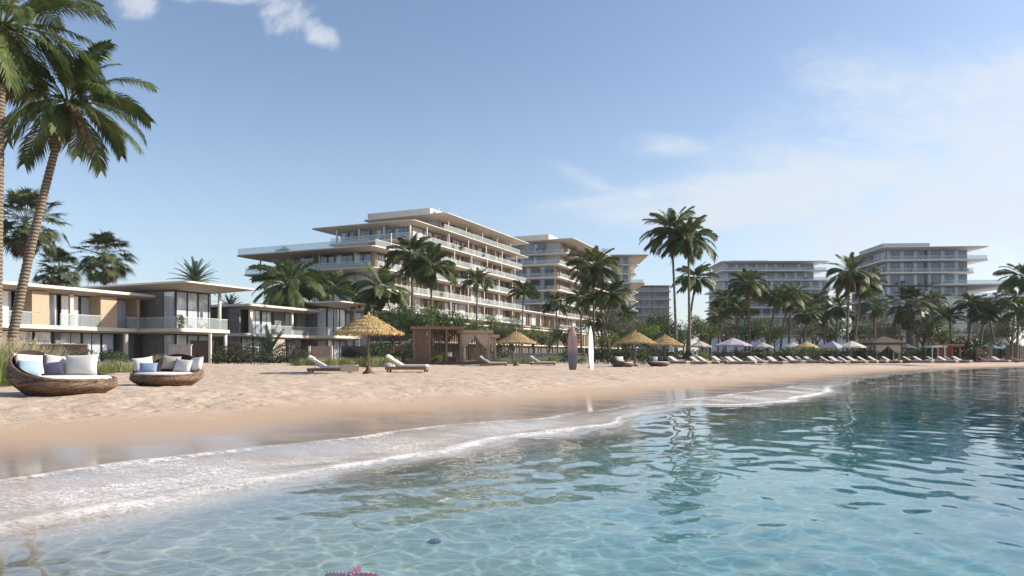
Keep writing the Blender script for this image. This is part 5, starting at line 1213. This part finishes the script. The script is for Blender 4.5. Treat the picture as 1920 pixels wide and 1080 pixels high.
# hedges before the grey villa
def hedge(label, px0, px1, Y, h, mat, seed, flower=None):
    x0, y0 = on(px0, Y); x1, y1 = on(px1, Y + 2.5); L = sqrt((x1 - x0) ** 2 + (y1 - y0) ** 2); t = thing('hedge', (x0, y0, gz(x0, y0)), label, 'hedge', None, atan2(y1 - y0, x1 - x0)); rg = random.Random(seed); m = MB()
    for _ in range(int(L * 520)):
        p = Vector((rg.uniform(0, L), rg.uniform(-.45, .45), rg.uniform(.02, h + .12 * sin(rg.random() * 9)))); d = Vector((rg.uniform(-1, 1), rg.uniform(-1, .6), rg.uniform(-.2, 1))).normalized(); leaflet(m, p, d, Vector((rg.uniform(-1, 1), 0, 1)).normalized(), .13, .08, .1)
    m.build('foliage', mat, t); s_ = MB()
    for i in range(int(L * 2)): s_.tube([(i * .5 + .2, 0, -.1), (i * .5 + .25, .05, h * .8)], .02, 4)
    s_.build('stem', 'bark', t)
hedge('dark purple-leaved hedge before the grey villa, left of the young palm', 400, 492, 62, 1.75, 'purple_leaf', 1); hedge('dark purple-leaved hedge before the grey villa, right of the young palm', 516, 577, 64, 1.7, 'purple_leaf', 2)
hedge('low green hedge below the purple hedge with pink blossoms', 396, 560, 56, .55, 'dark_leaf', 3)
# grasses
G1 = make_grass('ornamental_grass', 'tall pale plumed grass at the left edge beside the nearest nest daybed', 'grass clump', 51, 420, 1.25, 1.0, 'grass_green', .012, 'grass_straw', 'plumed grass clumps at the left edge'); put(G1, 20, 20)
for lab, px, Y, s_ in (('plumed grass clump cut off by the left edge', -18, 18.5, 1.0), ('plumed grass clump behind the left end of the nearest daybed', 52, 23, .95), ('plumed grass clump behind the high back of the nearest daybed', 80, 25, .85), ('plumed grass clump at the foot of the leaning palm', 8, 25, 1.05), ('plumed grass clump just right of the leaning palm', 34, 29, 1.0)):
    put(copy_tree(G1, label=lab), px, Y, px * .7, 0, s_)
G2 = make_grass('low_grass', 'low bright grass clump behind the left lounger', 'grass clump', 52, 420, .62, 1.6, 'grass_green', .014, 'grass_straw', 'low grass clumps along the planted edge'); put(G2, 600, 52)
for lab, px, Y, s_ in (('low grass clump left of the big parasol pole', 660, 48, 1.1), ('low grass clump right behind the big parasol pole', 700, 48, 1.2), ('low grass clump between the big parasol and the right lounger', 726, 50, 1.1), ('low grass clump near the white garden posts', 628, 54, 1.1), ('low grass clump left of the left lounger by the hedge', 566, 52, 1.0), ('low grass clump between the nest daybeds', 182, 30, .85), ('low grass clump left behind the second nest daybed', 228, 33, .9), ('low grass clump behind the second nest daybed', 300, 36, 1.0),
                       ('low grass clump at the left behind the nearest daybed', 130, 28, 1.0), ('low grass clump behind the third lounger', 935, 66, .9), ('low grass clump left of the fourth lounger', 985, 66, .9), ('low grass clump before the beige terrace wall', 1022, 70, .9), ('low grass clump under the second straw parasol', 955, 64, .9), ('reddish grass clump above the second nest daybed', 318, 50, 1.2), ('low grass clump at the right end of the second nest daybed', 345, 48, .9)):
    put(copy_tree(G2, label=lab), px, Y, px * .7, 0, s_)
# white rocks / posts
for lab, px, Y, h, w_ in (('short white post left of the rust brown screen', 580, 65.5, 1.5, .16), ('short white post right of the rust brown screen', 622, 65.5, 1.5, .16), ('slim white post below the balcony corner of the nearest villa', 394, 61, 2.5, .2)):
    x, y = on(px, Y); t = thing('garden_post', (x, y, gz(x, y)), lab, 'post'); MB().box(-w_ / 2, w_ / 2, -w_ / 2, w_ / 2, -.2, h).build('shaft', 'white_render', t); MB().box(-w_ / 2 - .02, w_ / 2 + .02, -w_ / 2 - .02, w_ / 2 + .02, h, h + .04).build('cap', 'white_render', t)
rg = random.Random(77)
for lab, px, Y, s_ in (('pale boulder beside the low grass right of the big parasol', 728, 47, .5), ('pale flat boulder behind the nearest daybed', 172, 33, .5), ('pale flat boulder between the daybeds', 205, 36, .5), ('pale flat boulder left of the second daybed', 232, 42, .45), ('small pale boulder before the beige terrace', 996, 66, .45)):
    m = MB(); n = 12; prof = [(0, -.3), (.9, -.2), (1, .15), (.8, .42), (.45, .6), (0, .66)]; m.lathe(prof, n); m.v = [(x * s_ * (1 + .18 * sin(3 * y + px)), y * s_ * .8 * (1 + .15 * sin(4 * x)), z * s_ * .9) for x, y, z in m.v]
    o = m.build('boulder', 'stone', None, True); put(o, px, Y); tag(o, lab, 'boulder')
# side tables and chairs on the villa terrace
for lab, px, Y in (('small pale bench among the planting before the purple hedge', 458, 57), ('small pale bench under the villa balcony', 418, 57)):
    x, y = on(px, Y); t = thing('garden_bench', (x, y, gz(x, y)), lab, 'bench', None, .2); MB().box(-.6, .6, -.2, .2, .38, .45).build('seat', 'beige_panel', t)
    for a in (-.5, .5): MB().box(a - .05, a + .05, -.16, .16, -.1, .38).build('leg', 'beige_panel', t)
pt = make_bush('potted_palm', 'green potted plant standing on the balcony of the nearest villa', 'plant', 45, .55, .55, 1.0, 260, .2, 'bright_leaf', 4); pt.location = world_of(V1, 14.2, -4.6, z_(2.74) + .4)
MB().lathe([(0, 0), (.26, 0), (.34, .45), (.30, .46), (0, .42)], 14).build('pot', 'bronze', pt, True).location = (0, 0, -.4)
wc = thing('armchair', world_of(V1, 16.6, -4.9, z_(2.74)), 'white armchair on the villa balcony behind the glass rail', 'chair', None, .6)
MB().box(-.4, .4, -.4, .4, .3, .5).build('seat', 'white_fabric', wc); MB().box(-.4, .4, .3, .42, .5, .95).build('backrest', 'white_fabric', wc); MB().box(-.42, -.34, -.4, .3, .5, .66).build('armrest', 'white_fabric', wc); MB().box(.34, .42, -.4, .3, .5, .66).build('armrest', 'white_fabric', wc)
for a in (-.34, .34):
    for c in (-.34, .34): MB().box(a - .03, a + .03, c - .03, c + .03, 0, .3).build('leg', 'teak', wc)

# ---------------------------------------------------------------- the hazy air
b = NB('haze_air'); v = b.n('ShaderNodeVolumePrincipled'); v.inputs['Color'].default_value = (.82, .89, 1, 1); v.inputs['Density'].default_value = .00014; v.inputs['Anisotropy'].default_value = .2
b.l(v.outputs[0], b.out.inputs['Volume'])
tag(MB().box(-1450, 1450, -1450, 1450, -5.6, 48).build('haze', 'haze_air'), kind='stuff')
